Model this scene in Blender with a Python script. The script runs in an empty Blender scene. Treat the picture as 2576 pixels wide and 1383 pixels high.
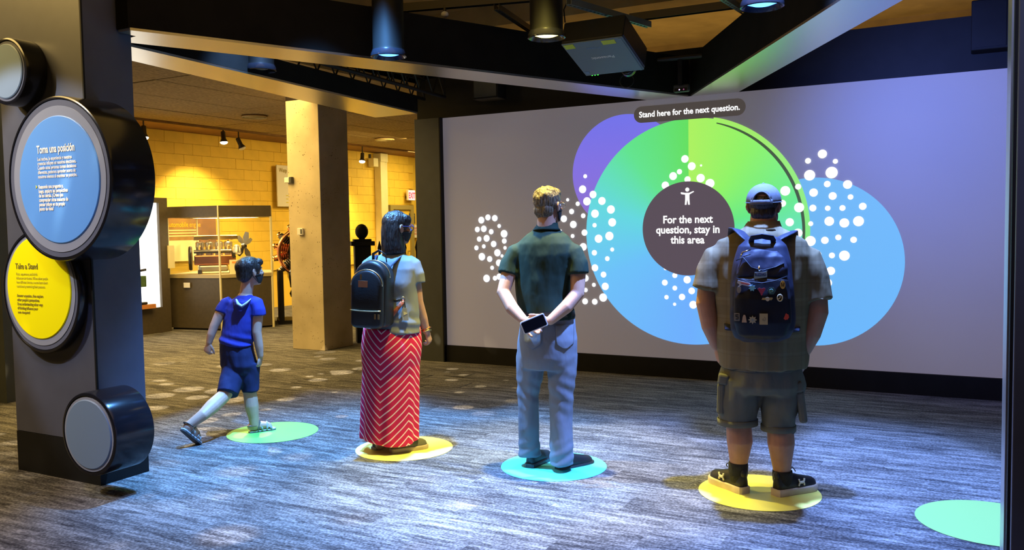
import bpy, math, random
from mathutils import Vector, Matrix, noise
random.seed(7)
SC = bpy.context.scene
COL = SC.collection
PI = math.pi

# ------------------------------------------------------------------ camera, world, lights, exposure
cam_d = bpy.data.cameras.new('camera'); cam = bpy.data.objects.new('camera', cam_d); COL.objects.link(cam)
cam_d.sensor_width = 36.0; cam_d.lens = 36.0*2153.1/2576.0; cam_d.clip_end = 100
yaw, pitch, roll = 0.49498, 0.056575, -0.016566
fw = Vector((-math.sin(yaw)*math.cos(pitch), math.cos(yaw)*math.cos(pitch), -math.sin(pitch)))
rt = Vector((math.cos(yaw), math.sin(yaw), 0)); up = rt.cross(fw)
cr = math.cos(roll)*rt + math.sin(roll)*up
cu = math.cos(roll)*up - math.sin(roll)*rt
cam.matrix_world = Matrix(((cr.x, cu.x, -fw.x, 0), (cr.y, cu.y, -fw.y, 0), (cr.z, cu.z, -fw.z, 1.57), (0, 0, 0, 1)))
SC.camera = cam
SC.view_settings.view_transform = 'Standard'; SC.view_settings.look = 'None'
SC.view_settings.gamma = 1.0; SC.view_settings.use_curve_mapping = False
SC.view_settings.exposure = 0.0
wd = bpy.data.worlds.new('hall_world'); SC.world = wd; wd.use_nodes = True
wd.node_tree.nodes['Background'].inputs[0].default_value = (1.0, 0.8, 0.5, 1)
wd.node_tree.nodes['Background'].inputs[1].default_value = 0.004

def lamp(name, kind, loc, target, power, col, size=0.1, angle=60, blend=0.4):
    d = bpy.data.lights.new(name, kind); o = bpy.data.objects.new(name, d); COL.objects.link(o)
    o.location = loc
    if target is not None:
        o.rotation_euler = (Vector(target)-Vector(loc)).to_track_quat('-Z', 'Y').to_euler()
    d.energy = power; d.color = col
    if kind == 'AREA': d.shape = 'RECTANGLE'; d.size, d.size_y = size if isinstance(size, tuple) else (size, size)
    else: d.shadow_soft_size = size
    if kind == 'SPOT': d.spot_size = math.radians(angle); d.spot_blend = blend
    return o

AMBER = (1.0, 0.66, 0.20); FILL = (1.0, 0.58, 0.12); YEL = (1.0, 0.82, 0.18)
# row of stage lights over the floor discs (above the frame), pointing straight down
lamp('stage_lamp', 'SPOT', (-4.80, 5.0, 3.9), (-4.80, 4.95, 0), 950, (0.22, 0.47, 1.0), 0.05, 50, 0.5)
lamp('stage_lamp', 'SPOT', (-3.60, 4.48, 3.9), (-3.58, 4.65, 0), 2900, (0.12, 0.40, 1.0), 0.05, 60, 0.6)
lamp('stage_lamp', 'SPOT', (-2.42, 4.84, 3.9), (-2.42, 4.84, 0), 1300, YEL, 0.05, 47, 0.6)
lamp('stage_lamp', 'SPOT', (-0.98, 4.80, 3.9), (-0.98, 4.75, 0), 2800, (0.19, 0.36, 1.0), 0.05, 70, 0.6)
lamp('stage_lamp', 'SPOT', (0.15, 5.0, 3.9), (0.15, 4.85, 0), 1000, (0.24, 0.42, 1.0), 0.05, 72, 0.6)
# the visible row nearer the screen
lamp('stage_lamp', 'SPOT', (-5.13, 5.25, 2.83), (-4.75, 4.8, 0), 60, (0.35, 1.0, 0.35), 0.05, 60, 0.5)  # green light at the can modelled unlit
lamp('stage_lamp', 'SPOT', (-3.71, 5.07, 2.76), (-3.2, 5.2, 0), 120, (0.2, 0.5, 1.0), 0.05, 90, 0.6)
lamp('stage_lamp', 'SPOT', (-2.58, 5.35, 2.80), (-2.3, 5.0, 0), 110, YEL, 0.05, 80, 0.6)
lamp('stage_lamp', 'SPOT', (-1.13, 5.28, 2.81), (-0.7, 5.6, 0), 130, (0.2, 0.4, 1.0), 0.05, 100, 0.6)
# unseen pale front fills for the near carpet
lamp('front_fill', 'SPOT', (-3.1, 2.9, 4.1), (-3.1, 2.95, 0), 900, (0.28, 0.46, 1.0), 0.08, 50, 0.9)
lamp('front_fill', 'SPOT', (-1.2, 3.1, 4.1), (-1.2, 3.2, 0), 900, (0.27, 0.45, 1.0), 0.08, 50, 0.9)
lamp('front_fill', 'SPOT', (-4.3, 1.4, 4.1), (-4.95, 3.2, 0.4), 150, (0.35, 0.5, 1.0), 0.08, 40, 0.9)  # added fill for the left kiosk front
# added fill standing in for blue can spill on the screen's right
lamp('screen_fill', 'SPOT', (-0.7, 6.3, 2.78), (-0.1, 8.43, 2.2), 330, (0.15, 0.25, 1.0), 0.1, 96, 1.0)
lamp('front_fill', 'SPOT', (-0.6, 1.0, 3.8), (0.55, 3.42, 1.9), 170, (0.40, 0.50, 1.0), 0.08, 34, 0.9)  # added blue fill for the right kiosk front
# warm gallery light from unseen area fills
lamp('gallery_fill', 'AREA', (-9.0, 7.0, 3.25), (-9.0, 7.0, 0), 330, AMBER, (3, 4))
lamp('gallery_fill', 'AREA', (-9.6, 13.5, 3.25), (-10.5, 13.5, 0), 380, AMBER, (2, 5))
lamp('gallery_fill', 'AREA', (-6.8, 1.5, 4.0), (-6.8, 1.8, 0), 190, AMBER, (2, 2))  # unseen amber fill warming the floor left of the kiosk
lamp('gallery_fill', 'AREA', (-11.0, 17.0, 3.25), (-11.6, 17.0, 0), 130, (1.0, 0.78, 0.3), (1.2, 2.5))  # extra fill added to brighten the wall by the door
lamp('ceiling_fill', 'AREA', (-2.0, 3.2, 4.15), (-2.0, 3.4, 0), 34, FILL, (5, 3))  # added amber overhead fill for the floor and people's backs
lamp('ceiling_fill', 'AREA', (-2.5, 11.2, 2.6), (-2.5, 11.2, 5), 32, AMBER, (6, 1.5))  # unseen uplight behind the screen, warming the upper ceiling
lamp('panel_lamp', 'SPOT', (-6.2, 1.4, 3.5), (-4.95, 3.3, 1.6), 300, (0.85, 0.92, 1.0), 0.03, 36, 0.3)
def gobo(loc, power, col, angle, scale, seed, soft):
    o = lamp('gobo_lamp', 'SPOT', loc, (loc[0], loc[1], 0), power, col, 0.012 if soft < 0.1 else 0.03, angle, 0.35)
    o.rotation_euler = (0, 0, 0)
    d = o.data; d.use_nodes = True; nt = d.node_tree; em = nt.nodes['Emission']
    tc = nt.nodes.new('ShaderNodeTexCoord'); sp = nt.nodes.new('ShaderNodeSeparateXYZ'); nt.links.new(tc.outputs['Normal'], sp.inputs[0])
    def dv(a, b):
        n = nt.nodes.new('ShaderNodeMath'); n.operation = 'DIVIDE'; nt.links.new(a, n.inputs[0]); nt.links.new(b, n.inputs[1]); return n.outputs[0]
    cb = nt.nodes.new('ShaderNodeCombineXYZ'); nt.links.new(dv(sp.outputs[0], sp.outputs[2]), cb.inputs[0]); nt.links.new(dv(sp.outputs[1], sp.outputs[2]), cb.inputs[1]); cb.inputs[2].default_value = seed
    v = nt.nodes.new('ShaderNodeTexVoronoi'); v.inputs['Scale'].default_value = scale; v.inputs['Randomness'].default_value = 0.8
    nt.links.new(cb.outputs[0], v.inputs['Vector'])
    sx = nt.nodes.new('ShaderNodeSeparateXYZ'); nt.links.new(v.outputs['Color'], sx.inputs[0])
    def m(op, a, b, c=None):
        n = nt.nodes.new('ShaderNodeMath'); n.operation = op
        for i, q in enumerate((a, b, c)):
            if q is None: continue
            if isinstance(q, (int, float)): n.inputs[i].default_value = q
            else: nt.links.new(q, n.inputs[i])
        return n.outputs[0]
    r = m('MULTIPLY_ADD', m('POWER', sx.outputs[0], 1.5), 0.34, 0.09)
    k = nt.nodes.new('ShaderNodeMath'); k.operation = 'MULTIPLY_ADD'; k.use_clamp = True
    nt.links.new(m('SUBTRACT', r, v.outputs['Distance']), k.inputs[0]); k.inputs[1].default_value = 1.0/max(soft, 0.01); k.inputs[2].default_value = 0.5
    nt.links.new(k.outputs[0], em.inputs['Strength'])
    return o
gobo((-6.2, 6.2, 3.30), 1100, (1.0, 0.76, 0.42), 84, 8.0, 0.3, 0.03)
gobo((-3.9, 2.6, 4.1), 1000, (1.0, 0.78, 0.48), 62, 10.0, 1.7, 0.18)

# ------------------------------------------------------------------ mesh helpers
class MB:
    def __init__(s): s.v = []; s.f = []
    def add(s, vs, fs):
        o = len(s.v); s.v += [tuple(p) for p in vs]; s.f += [tuple(i+o for i in f) for f in fs]; return s
    def box(s, x0, x1, y0, y1, z0, z1, m=None):
        vs = [Vector((x, y, z)) for z in (z0, z1) for y in (y0, y1) for x in (x0, x1)]
        if m is not None: vs = [m @ p for p in vs]
        return s.add(vs, [(0, 2, 3, 1), (4, 5, 7, 6), (0, 1, 5, 4), (2, 6, 7, 3), (0, 4, 6, 2), (1, 3, 7, 5)])
    def rings(s, R, cap=True, close=False):
        n = len(R[0]); vs = [p for r in R for p in r]; fs = []
        L = len(R)
        for i in range(L if close else L-1):
            a, b = i*n, ((i+1) % L)*n
            for j in range(n):
                k = (j+1) % n; fs.append((a+j, a+k, b+k, b+j))
        if cap and not close:
            fs.append(tuple(range(n-1, -1, -1))); fs.append(tuple(range((L-1)*n, L*n)))
        return s.add(vs, fs)
    def tube(s, pts, r, n=10, cap=True, close=False, flat=1.0, upv=None):
        pts = [Vector(p) for p in pts]; L = len(pts)
        rr = r if isinstance(r, (list, tuple)) else [r]*L
        R = []; side = None
        for i, p in enumerate(pts):
            if close: t = pts[(i+1) % L]-pts[i-1]
            else: t = pts[min(i+1, L-1)]-pts[max(i-1, 0)]
            if t.length < 1e-9: t = Vector((0, 0, 1))
            t.normalize()
            if side is None:
                u0 = Vector(upv) if upv else (Vector((0, 0, 1)) if abs(t.z) < 0.9 else Vector((0, 1, 0)))
                side = t.cross(u0).normalized()
            else:
                side = (side - t*side.dot(t))
                if side.length < 1e-6: side = t.orthogonal()
                side.normalize()
            nb = side.cross(t).normalized()
            R.append([p + side*math.cos(2*PI*k/n)*rr[i] + nb*math.sin(2*PI*k/n)*rr[i]*flat for k in range(n)])
        return s.rings(R, cap, close)
    def limb(s, pts, r, n=14):
        # tube with rounded ends
        pts = [Vector(p) for p in pts]; r = list(r)
        a = (pts[0]-pts[1]).normalized(); b = (pts[-1]-pts[-2]).normalized()
        P = [pts[0]+a*r[0]*0.9, pts[0]+a*r[0]*0.55]+pts+[pts[-1]+b*r[-1]*0.55, pts[-1]+b*r[-1]*0.9]
        Q = [r[0]*0.35, r[0]*0.8]+r+[r[-1]*0.8, r[-1]*0.35]
        return s.tube(P, Q, n)
    def ell(s, c, r, m=None, nu=20, nv=12, half=None):
        c = Vector(c); R = []
        for i in range(1, nv):
            a = PI*i/nv
            ring = []
            for k in range(nu):
                b = 2*PI*k/nu
                d = Vector((r[0]*math.sin(a)*math.cos(b), r[1]*math.sin(a)*math.sin(b), -r[2]*math.cos(a)))
                ring.append(c + (m @ d if m is not None else d))
            R.append(ring)
        o = len(s.v); s.rings(R, False)
        bt = Vector((0, 0, -r[2])); tp = Vector((0, 0, r[2]))
        if m is not None: bt = m @ bt; tp = m @ tp
        s.v += [tuple(c+bt), tuple(c+tp)]; ib = len(s.v)-2; it = ib+1; l = o+(nv-2)*nu
        for k in range(nu):
            s.f.append((ib, o+(k+1) % nu, o+k)); s.f.append((it, l+k, l+(k+1) % nu))
        return s
    def lathe(s, prof, m=None, n=32, cap=True):
        # profile of (radius, height) about local z
        R = [[Vector((r*math.cos(2*PI*k/n), r*math.sin(2*PI*k/n), h)) for k in range(n)] for r, h in prof]
        if m is not None: R = [[m @ p for p in q] for q in R]
        return s.rings(R, cap)
    def prism(s, poly, fn, t0, t1):
        # polygon (u, v) extruded between t0 and t1; fn maps (u, v, t) to a point
        n = len(poly)
        vs = [fn(u, v, t0) for u, v in poly]+[fn(u, v, t1) for u, v in poly]
        fs = [tuple(range(n)), tuple(range(2*n-1, n-1, -1))]+[(j, n+j, n+(j+1) % n, (j+1) % n) for j in range(n)]
        return s.add(vs, fs)

def fix(me):
    import bmesh
    b = bmesh.new(); b.from_mesh(me); bmesh.ops.recalc_face_normals(b, faces=b.faces); b.to_mesh(me); b.free()
def obj(name, mb, m, parent=None, smooth=False, bevel=0, loc=None, rotz=None):
    me = bpy.data.meshes.new(name); me.from_pydata(mb.v, [], mb.f); me.update(); fix(me)
    if smooth:
        for p in me.polygons: p.use_smooth = True
    o = bpy.data.objects.new(name, me); COL.objects.link(o)
    if m: me.materials.append(m)
    if parent: o.parent = parent
    if loc: o.location = loc
    if rotz is not None: o.rotation_euler = (0, 0, rotz)
    if bevel:
        b = o.modifiers.new('bevel', 'BEVEL'); b.width = bevel; b.segments = 2; b.limit_method = 'ANGLE'
    if smooth == 'auto':
        o.data.set_sharp_from_angle(angle=math.radians(35))
    return o
def remesh(name, mb, m, parent=None, voxel=0.006, it=4, warp=None):
    me = bpy.data.meshes.new('t'); me.from_pydata(mb.v, [], mb.f); me.update(); fix(me)
    o = bpy.data.objects.new('t', me); COL.objects.link(o)
    r = o.modifiers.new('r', 'REMESH'); r.mode = 'VOXEL'; r.voxel_size = voxel
    if it:
        q = o.modifiers.new('s', 'SMOOTH'); q.factor = 0.5; q.iterations = it
    dg = bpy.context.evaluated_depsgraph_get(); ev = o.evaluated_get(dg)
    nm = bpy.data.meshes.new_from_object(ev); bpy.data.objects.remove(o); bpy.data.meshes.remove(me)
    nm.name = name
    if warp:
        n = len(nm.vertices); co = [0.0]*(3*n); no = [0.0]*(3*n)
        nm.vertices.foreach_get('co', co); nm.vertex_normals.foreach_get('vector', no)
        for i in range(n):
            c = Vector(co[3*i:3*i+3]); c += warp(c, Vector(no[3*i:3*i+3])); co[3*i:3*i+3] = c
        nm.vertices.foreach_set('co', co); nm.update()
    for p in nm.polygons: p.use_smooth = True
    nm.materials.clear(); nm.materials.append(m)
    w = bpy.data.objects.new(name, nm); COL.objects.link(w)
    if parent: w.parent = parent
    return w
def tag(o, label=None, cat=None, group=None, kind=None):
    if label: o['label'] = label
    if cat: o['category'] = cat
    if group: o['group'] = group
    if kind: o['kind'] = kind
    return o
def thing(name, label, cat, loc=(0, 0, 0), rz=0, group=None):
    o = bpy.data.objects.new(name, None); COL.objects.link(o); o.empty_display_size = 0.1
    o.location = loc; o.rotation_euler = (0, 0, rz)
    return tag(o, label, cat, group)
def text(name, body, m, parent, size, mat4, align='LEFT', bold=0.0, sx=1.0, depth=0.0005):
    c = bpy.data.curves.new('t', 'FONT'); c.body = body; c.size = size; c.align_x = align; c.offset = bold; c.extrude = depth
    c.resolution_u = 3
    o = bpy.data.objects.new('t', c); COL.objects.link(o)
    dg = bpy.context.evaluated_depsgraph_get()
    me = bpy.data.meshes.new_from_object(o.evaluated_get(dg)); bpy.data.objects.remove(o); bpy.data.curves.remove(c)
    me.transform(mat4 @ Matrix.Diagonal((sx, 1, 1, 1))); me.name = name
    me.materials.clear(); me.materials.append(m)
    w = bpy.data.objects.new(name, me); COL.objects.link(w)
    if parent: w.parent = parent
    return w
FRONT = lambda x, y, z: Matrix(((1, 0, 0, x), (0, 0, -1, y), (0, 1, 0, z), (0, 0, 0, 1)))      # text plane facing -Y
def dup(root, loc=None, rz=None):
    def cp(o, par):
        c = o.copy(); COL.objects.link(c); c.parent = par
        for ch in list(o.children): cp(ch, c)
        return c
    r = cp(root, None)
    if loc is not None: r.location = loc
    if rz is not None: r.rotation_euler = (0, 0, rz)
    return r

# ------------------------------------------------------------------ materials
def mat(name, col, rough=0.6, metal=0.0, emis=None, es=1.0, spec=0.5, var=0.0, vscale=20, bump=0.0, bscale=200, stretch=None, trans=0, coat=0):
    m = bpy.data.materials.new(name); m.use_nodes = True; nt = m.node_tree; b = nt.nodes['Principled BSDF']
    b.inputs['Base Color'].default_value = (*col, 1); b.inputs['Roughness'].default_value = rough
    b.inputs['Metallic'].default_value = metal; b.inputs['Specular IOR Level'].default_value = spec
    b.inputs['Coat Weight'].default_value = coat
    if trans: b.inputs['Transmission Weight'].default_value = trans; b.inputs['IOR'].default_value = 1.45
    if emis: b.inputs['Emission Color'].default_value = (*emis, 1); b.inputs['Emission Strength'].default_value = es
    if var or bump:
        tc = nt.nodes.new('ShaderNodeTexCoord'); mp = nt.nodes.new('ShaderNodeMapping'); nt.links.new(tc.outputs['Object'], mp.inputs[0])
        if stretch: mp.inputs['Scale'].default_value = stretch
    if var:
        n = nt.nodes.new('ShaderNodeTexNoise'); n.inputs['Scale'].default_value = vscale; n.inputs['Detail'].default_value = 5
        nt.links.new(mp.outputs[0], n.inputs['Vector'])
        r = nt.nodes.new('ShaderNodeValToRGB'); r.color_ramp.elements[0].position = 0.3; r.color_ramp.elements[1].position = 0.7
        r.color_ramp.elements[0].color = (*[c*(1-var) for c in col], 1); r.color_ramp.elements[1].color = (*[min(1, c*(1+var)) for c in col], 1)
        nt.links.new(n.outputs[0], r.inputs[0]); nt.links.new(r.outputs[0], b.inputs['Base Color'])
    if bump:
        n2 = nt.nodes.new('ShaderNodeTexNoise'); n2.inputs['Scale'].default_value = bscale; n2.inputs['Detail'].default_value = 3
        nt.links.new(mp.outputs[0], n2.inputs['Vector'])
        bp = nt.nodes.new('ShaderNodeBump'); bp.inputs['Strength'].default_value = bump; bp.inputs['Distance'].default_value = 0.01
        nt.links.new(n2.outputs[0], bp.inputs['Height']); nt.links.new(bp.outputs[0], b.inputs['Normal'])
    return m
def emit(name, col, s=1.0):
    return mat(name, (0.02, 0.02, 0.02), 0.6, emis=col, es=s)
def ramp(nt, pts):
    r = nt.nodes.new('ShaderNodeValToRGB'); e = r.color_ramp.elements
    while len(e) < len(pts): e.new(0.5)
    for q, (p, c) in zip(e, pts): q.position = p; q.color = (*c, 1)
    return r
def srgb(r, g, b):
    f = lambda c: c/12.92 if c <= 0.04045 else ((c+0.055)/1.055)**2.4
    return tuple(f(c/255) for c in (r, g, b))

M = {}
M['black'] = mat('matte_black', (0.008, 0.008, 0.0085), 0.6, spec=0.25, var=0.2, vscale=6, bump=0.05, bscale=300)
M['beam_side'] = mat('beam_side_black', (0.010, 0.009, 0.008), 0.85, spec=0.1, var=0.2, vscale=5)
M['charcoal'] = mat('charcoal_panel', (0.05, 0.055, 0.055), 0.5, var=0.1, vscale=6)
M['navy'] = mat('kiosk_grey_laminate', (0.075, 0.08, 0.115), 0.42, var=0.06, vscale=8, bump=0.02, bscale=500)
M['metal'] = mat('brushed_aluminium', (0.72, 0.70, 0.66), 0.30, metal=1.0, bump=0.05, bscale=120, stretch=(1, 1, 12))
M['gloss_black'] = mat('gloss_black', (0.01, 0.01, 0.014), 0.16, spec=0.4)
M['chrome'] = mat('chrome', (0.8, 0.78, 0.72), 0.15, metal=1.0)
M['steel'] = mat('dark_steel', (0.06, 0.055, 0.05), 0.4, metal=0.8)
M['tan'] = mat('tan_ceiling', (0.42, 0.30, 0.13), 0.9, var=0.15, vscale=3, bump=0.1, bscale=60)
M['acoustic'] = mat('acoustic_panel', (0.30, 0.23, 0.13), 0.95, var=0.3, vscale=25, bump=0.4, bscale=150)
M['brown'] = mat('brown_plank', (0.22, 0.11, 0.04), 0.7, var=0.2, vscale=8)
M['yellow'] = mat('yellow_block_paint', (0.82, 0.56, 0.07), 0.65, var=0.05, vscale=4, bump=0.2, bscale=90)
M['cream'] = mat('cream_paint', (0.75, 0.68, 0.40), 0.6, var=0.05, vscale=5, bump=0.1, bscale=90)
M['white'] = mat('white_plastic', (0.75, 0.73, 0.68), 0.4)
M['mortar'] = mat('mortar_yellow', (0.74, 0.50, 0.06), 0.9)
M['glass'] = mat('case_glass', (0.97, 0.97, 0.93), 0.02, trans=1.0); M['glass'].node_tree.nodes['Principled BSDF'].inputs['IOR'].default_value = 1.12

def concrete():
    m = bpy.data.materials.new('pitted_concrete'); m.use_nodes = True; nt = m.node_tree; b = nt.nodes['Principled BSDF']
    tc = nt.nodes.new('ShaderNodeTexCoord')
    n = nt.nodes.new('ShaderNodeTexNoise'); n.inputs['Scale'].default_value = 2.2; n.inputs['Detail'].default_value = 8
    r = ramp(nt, [(0.3, (0.40, 0.33, 0.21)), (0.7, (0.60, 0.51, 0.34))])
    v = nt.nodes.new('ShaderNodeTexVoronoi'); v.inputs['Scale'].default_value = 26
    n3 = nt.nodes.new('ShaderNodeTexNoise'); n3.inputs['Scale'].default_value = 5
    nt.links.new(tc.outputs['Object'], n.inputs['Vector']); nt.links.new(tc.outputs['Object'], v.inputs['Vector']); nt.links.new(tc.outputs['Object'], n3.inputs['Vector'])
    nt.links.new(n.outputs[0], r.inputs[0])
    mm = nt.nodes.new('ShaderNodeMath'); mm.operation = 'MULTIPLY_ADD'; mm.inputs[1].default_value = 0.42; mm.inputs[2].default_value = -0.115
    nt.links.new(n3.outputs[0], mm.inputs[0])
    lt = nt.nodes.new('ShaderNodeMath'); lt.operation = 'LESS_THAN'; nt.links.new(v.outputs['Distance'], lt.inputs[0]); nt.links.new(mm.outputs[0], lt.inputs[1])
    mx = nt.nodes.new('ShaderNodeMix'); mx.data_type = 'RGBA'; nt.links.new(lt.outputs[0], mx.inputs[0]); nt.links.new(r.outputs[0], mx.inputs[6]); mx.inputs[7].default_value = (0.12, 0.09, 0.05, 1)
    nt.links.new(mx.outputs[2], b.inputs['Base Color']); b.inputs['Roughness'].default_value = 0.9
    bp = nt.nodes.new('ShaderNodeBump'); bp.invert = True; bp.inputs['Strength'].default_value = 0.6; bp.inputs['Distance'].default_value = 0.01
    nt.links.new(lt.outputs[0], bp.inputs['Height']); nt.links.new(bp.outputs[0], b.inputs['Normal'])
    return m
M['concrete'] = concrete()

def carpet():
    m = bpy.data.materials.new('striped_carpet'); m.use_nodes = True; nt = m.node_tree; b = nt.nodes['Principled BSDF']
    geo = nt.nodes.new('ShaderNodeNewGeometry'); oi = nt.nodes.new('ShaderNodeObjectInfo')
    mp = nt.nodes.new('ShaderNodeMapping'); mp.inputs['Scale'].default_value = (1.9, 14, 1)
    off = nt.nodes.new('ShaderNodeVectorMath'); off.operation = 'ADD'
    sc = nt.nodes.new('ShaderNodeMath'); sc.operation = 'MULTIPLY'; sc.inputs[1].default_value = 37.0
    nt.links.new(oi.outputs['Random'], sc.inputs[0]); nt.links.new(geo.outputs['Position'], off.inputs[0]); nt.links.new(sc.outputs[0], off.inputs[1])
    nt.links.new(off.outputs[0], mp.inputs[0])
    n = nt.nodes.new('ShaderNodeTexNoise'); n.inputs['Scale'].default_value = 1.3; n.inputs['Detail'].default_value = 6; n.inputs['Roughness'].default_value = 0.78; n.inputs['Distortion'].default_value = 0.35
    nt.links.new(mp.outputs[0], n.inputs['Vector'])
    nf = nt.nodes.new('ShaderNodeTexNoise'); nf.inputs['Scale'].default_value = 75; nf.inputs['Detail'].default_value = 2
    nt.links.new(geo.outputs['Position'], nf.inputs['Vector'])
    a1 = nt.nodes.new('ShaderNodeMath'); a1.operation = 'MULTIPLY_ADD'; a1.inputs[1].default_value = 0.50; nt.links.new(nf.outputs[0], a1.inputs[0]); nt.links.new(n.outputs[0], a1.inputs[2])
    a2 = nt.nodes.new('ShaderNodeMath'); a2.operation = 'MULTIPLY_ADD'; a2.inputs[1].default_value = 0.09; nt.links.new(oi.outputs['Random'], a2.inputs[0]); nt.links.new(a1.outputs[0], a2.inputs[2])
    r = ramp(nt, [(0.64, (0.026, 0.025, 0.028)), (0.80, (0.095, 0.093, 0.093)), (1.0, (0.26, 0.255, 0.25))])
    nt.links.new(a2.outputs[0], r.inputs[0]); nt.links.new(r.outputs[0], b.inputs['Base Color'])
    b.inputs['Roughness'].default_value = 0.95; b.inputs['Specular IOR Level'].default_value = 0.15
    bp = nt.nodes.new('ShaderNodeBump'); bp.inputs['Strength'].default_value = 0.35; bp.inputs['Distance'].default_value = 0.004
    nt.links.new(nf.outputs[0], bp.inputs['Height']); nt.links.new(bp.outputs[0], b.inputs['Normal'])
    return m
M['carpet'] = carpet()

# ------------------------------------------------------------------ setting
fl = obj('floor', MB().box(-13.2, 4, -4, 21, -0.1, 0), M['carpet']); tag(fl, kind='structure')
pm = MB().box(-0.4998, 0.4998, -0.1249, 0.1249, 0, 0.003)
pl0 = None; k = 0
for j in range(24):
    y = 1.95+0.25*j
    xs = -6.4 if j < 19 else -7.2
    for i in range(7 if j < 19 else 2):
        x = xs+0.5+i*1.0+(j*0.37 % 1.0)
        if x > 0.9: continue
        if pl0 is None:
            pl0 = obj('carpet_plank', pm, M['carpet'], fl, bevel=0); o = pl0
        else:
            o = pl0.copy(); COL.objects.link(o); o.parent = fl
        o.location = (x, y, 0.0); k += 1
ce = obj('ceiling', MB().box(-13.2, -6.3, 4, 21, 3.41, 3.6), M['acoustic']); tag(ce, kind='structure')
cp0 = None
for i in range(5):
    for j in range(13):
        x = -11.0+i*1.0; y = 5.2+j*1.2
        if cp0 is None: o = cp0 = obj('ceiling_panel', MB().box(-0.49, 0.49, -0.59, 0.59, -0.03, 0.02), M['acoustic'], ce)
        else: o = cp0.copy(); COL.objects.link(o); o.parent = ce
        o.location = (x, y, 3.395+random.uniform(-0.004, 0.004))
obj('ceiling_plank', MB().box(-12.6, -11.55, 4, 21, 3.36, 3.42), M['brown'], ce)
obj('bulkhead', MB().box(-6.55, -6.3, 4, 21, 3.33, 4.3), M['tan'], ce)
cu2 = obj('ceiling', MB().box(-6.5, 4, -4, 21, 4.25, 4.4), M['tan']); tag(cu2, kind='structure')
for y in (9.2, 12.6):
    obj('ceiling_rib', MB().box(-6.5, 4, y, y+0.35, 4.0, 4.25), M['tan'], cu2)
wl = obj('wall_left', MB().box(-12.8, -12.58, 4, 21, 0, 3.42), M['mortar']); tag(wl, kind='structure')
bk0 = None
for j in range(13):
    for i in range(23):
        y = 8.6+0.41*i+(0.205 if j % 2 else 0); z = 0.76+0.2*j
        if bk0 is None: o = bk0 = obj('block', MB().box(-0.04, 0.04, -0.2035, 0.2035, -0.0985, 0.0985), M['yellow'], wl, bevel=0.003)
        else: o = bk0.copy(); COL.objects.link(o); o.parent = wl
        o.location = (-12.57+random.uniform(-0.003, 0.003), y, z+0.1)
wf = obj('wall_back', MB().box(-13, 4, 20.3, 20.5, 0, 4.4), M['yellow']); tag(wf, kind='structure')
wr = obj('wall_right', MB().box(3.6, 3.8, -4, 20.5, 0, 4.4), M['charcoal']); tag(wr, kind='structure')
wn = obj('wall_front', MB().box(-13, 4, -4.2, -4, 0, 4.4), M['charcoal']); tag(wn, kind='structure')
wp = obj('wall_panel', MB().box(-8.9, -7.93, 4.72, 4.9, 0, 3.0), M['charcoal'])
tag(wp, 'dark green-grey partition panel behind the left kiosk', 'partition')

# ------------------------------------------------------------------ stage frame: posts, beams, header
def beam(name, label, a0, a1, b0, b1, zt=3.21, ex=[]):
    """horizontal beam: underside polygon at z 2.83 (near edge a0-a1, far edge b1-b0, extra corners at the near end)"""
    t = thing(name, label, 'beam', (0, 0, 0))
    q = [a0, a1, b1, b0]+ex; n = len(q)
    bx = MB().prism(q, lambda u, v, t: (u, v, t), 2.845, zt)
    obj('beam_casing', bx, M['beam_side'], t)
    so = MB(); cx = (a0[0]+a1[0]+b0[0]+b1[0])/4; cy = (a0[1]+a1[1]+b0[1]+b1[1])/4
    g = [(p[0]+(cx-p[0])*0.004, p[1]+(cy-p[1])*0.004) for p in q]
    so.prism(g, lambda u, v, t: (u, v, t), 2.828, 2.845)
    tag(obj('metal_soffit', so, M['metal'], t), 'brushed metal underside')
    return t
beam('canopy_beam', 'long black beam with metal underside from left kiosk to screen middle', (-4.64, 3.63), (-2.505, 8.40), (-4.98, 3.79), (-2.93, 8.40), 3.21, [(-4.75, 3.76), (-4.75, 3.63)])
beam('canopy_beam', 'black beam with blue lit metal underside from screen middle to upper right', (0.02, 4.05), (-2.49, 8.40), (0.42, 4.05), (-2.02, 8.40))
beam('canopy_beam', 'straight side beam with metal underside from left kiosk to dark screen post', (-5.02, 3.76), (-5.41, 7.90), (-5.37, 3.76), (-5.99, 7.90), 3.01)
hd = thing('screen_header', 'black header fascia above the projection screen', 'fascia', (-2.5, 8.6, 2.84))
obj('fascia_board', MB().box(-3.4, 2.95, 0.0, 0.12, 0.02, 0.50), M['black'], hd)
po = thing('screen_post', 'dark full height post at left edge of the screen', 'post', (-5.62, 8.4, 0))
obj('post_casing', MB().box(-0.175, 0.17, -0.02, 0.3, 0, 2.84), M['charcoal'], po, bevel=0.004)
obj('post_edge_strip', MB().box(0.171, 0.186, -0.03, 0.28, 0.0, 2.84), M['black'], po)

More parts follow.
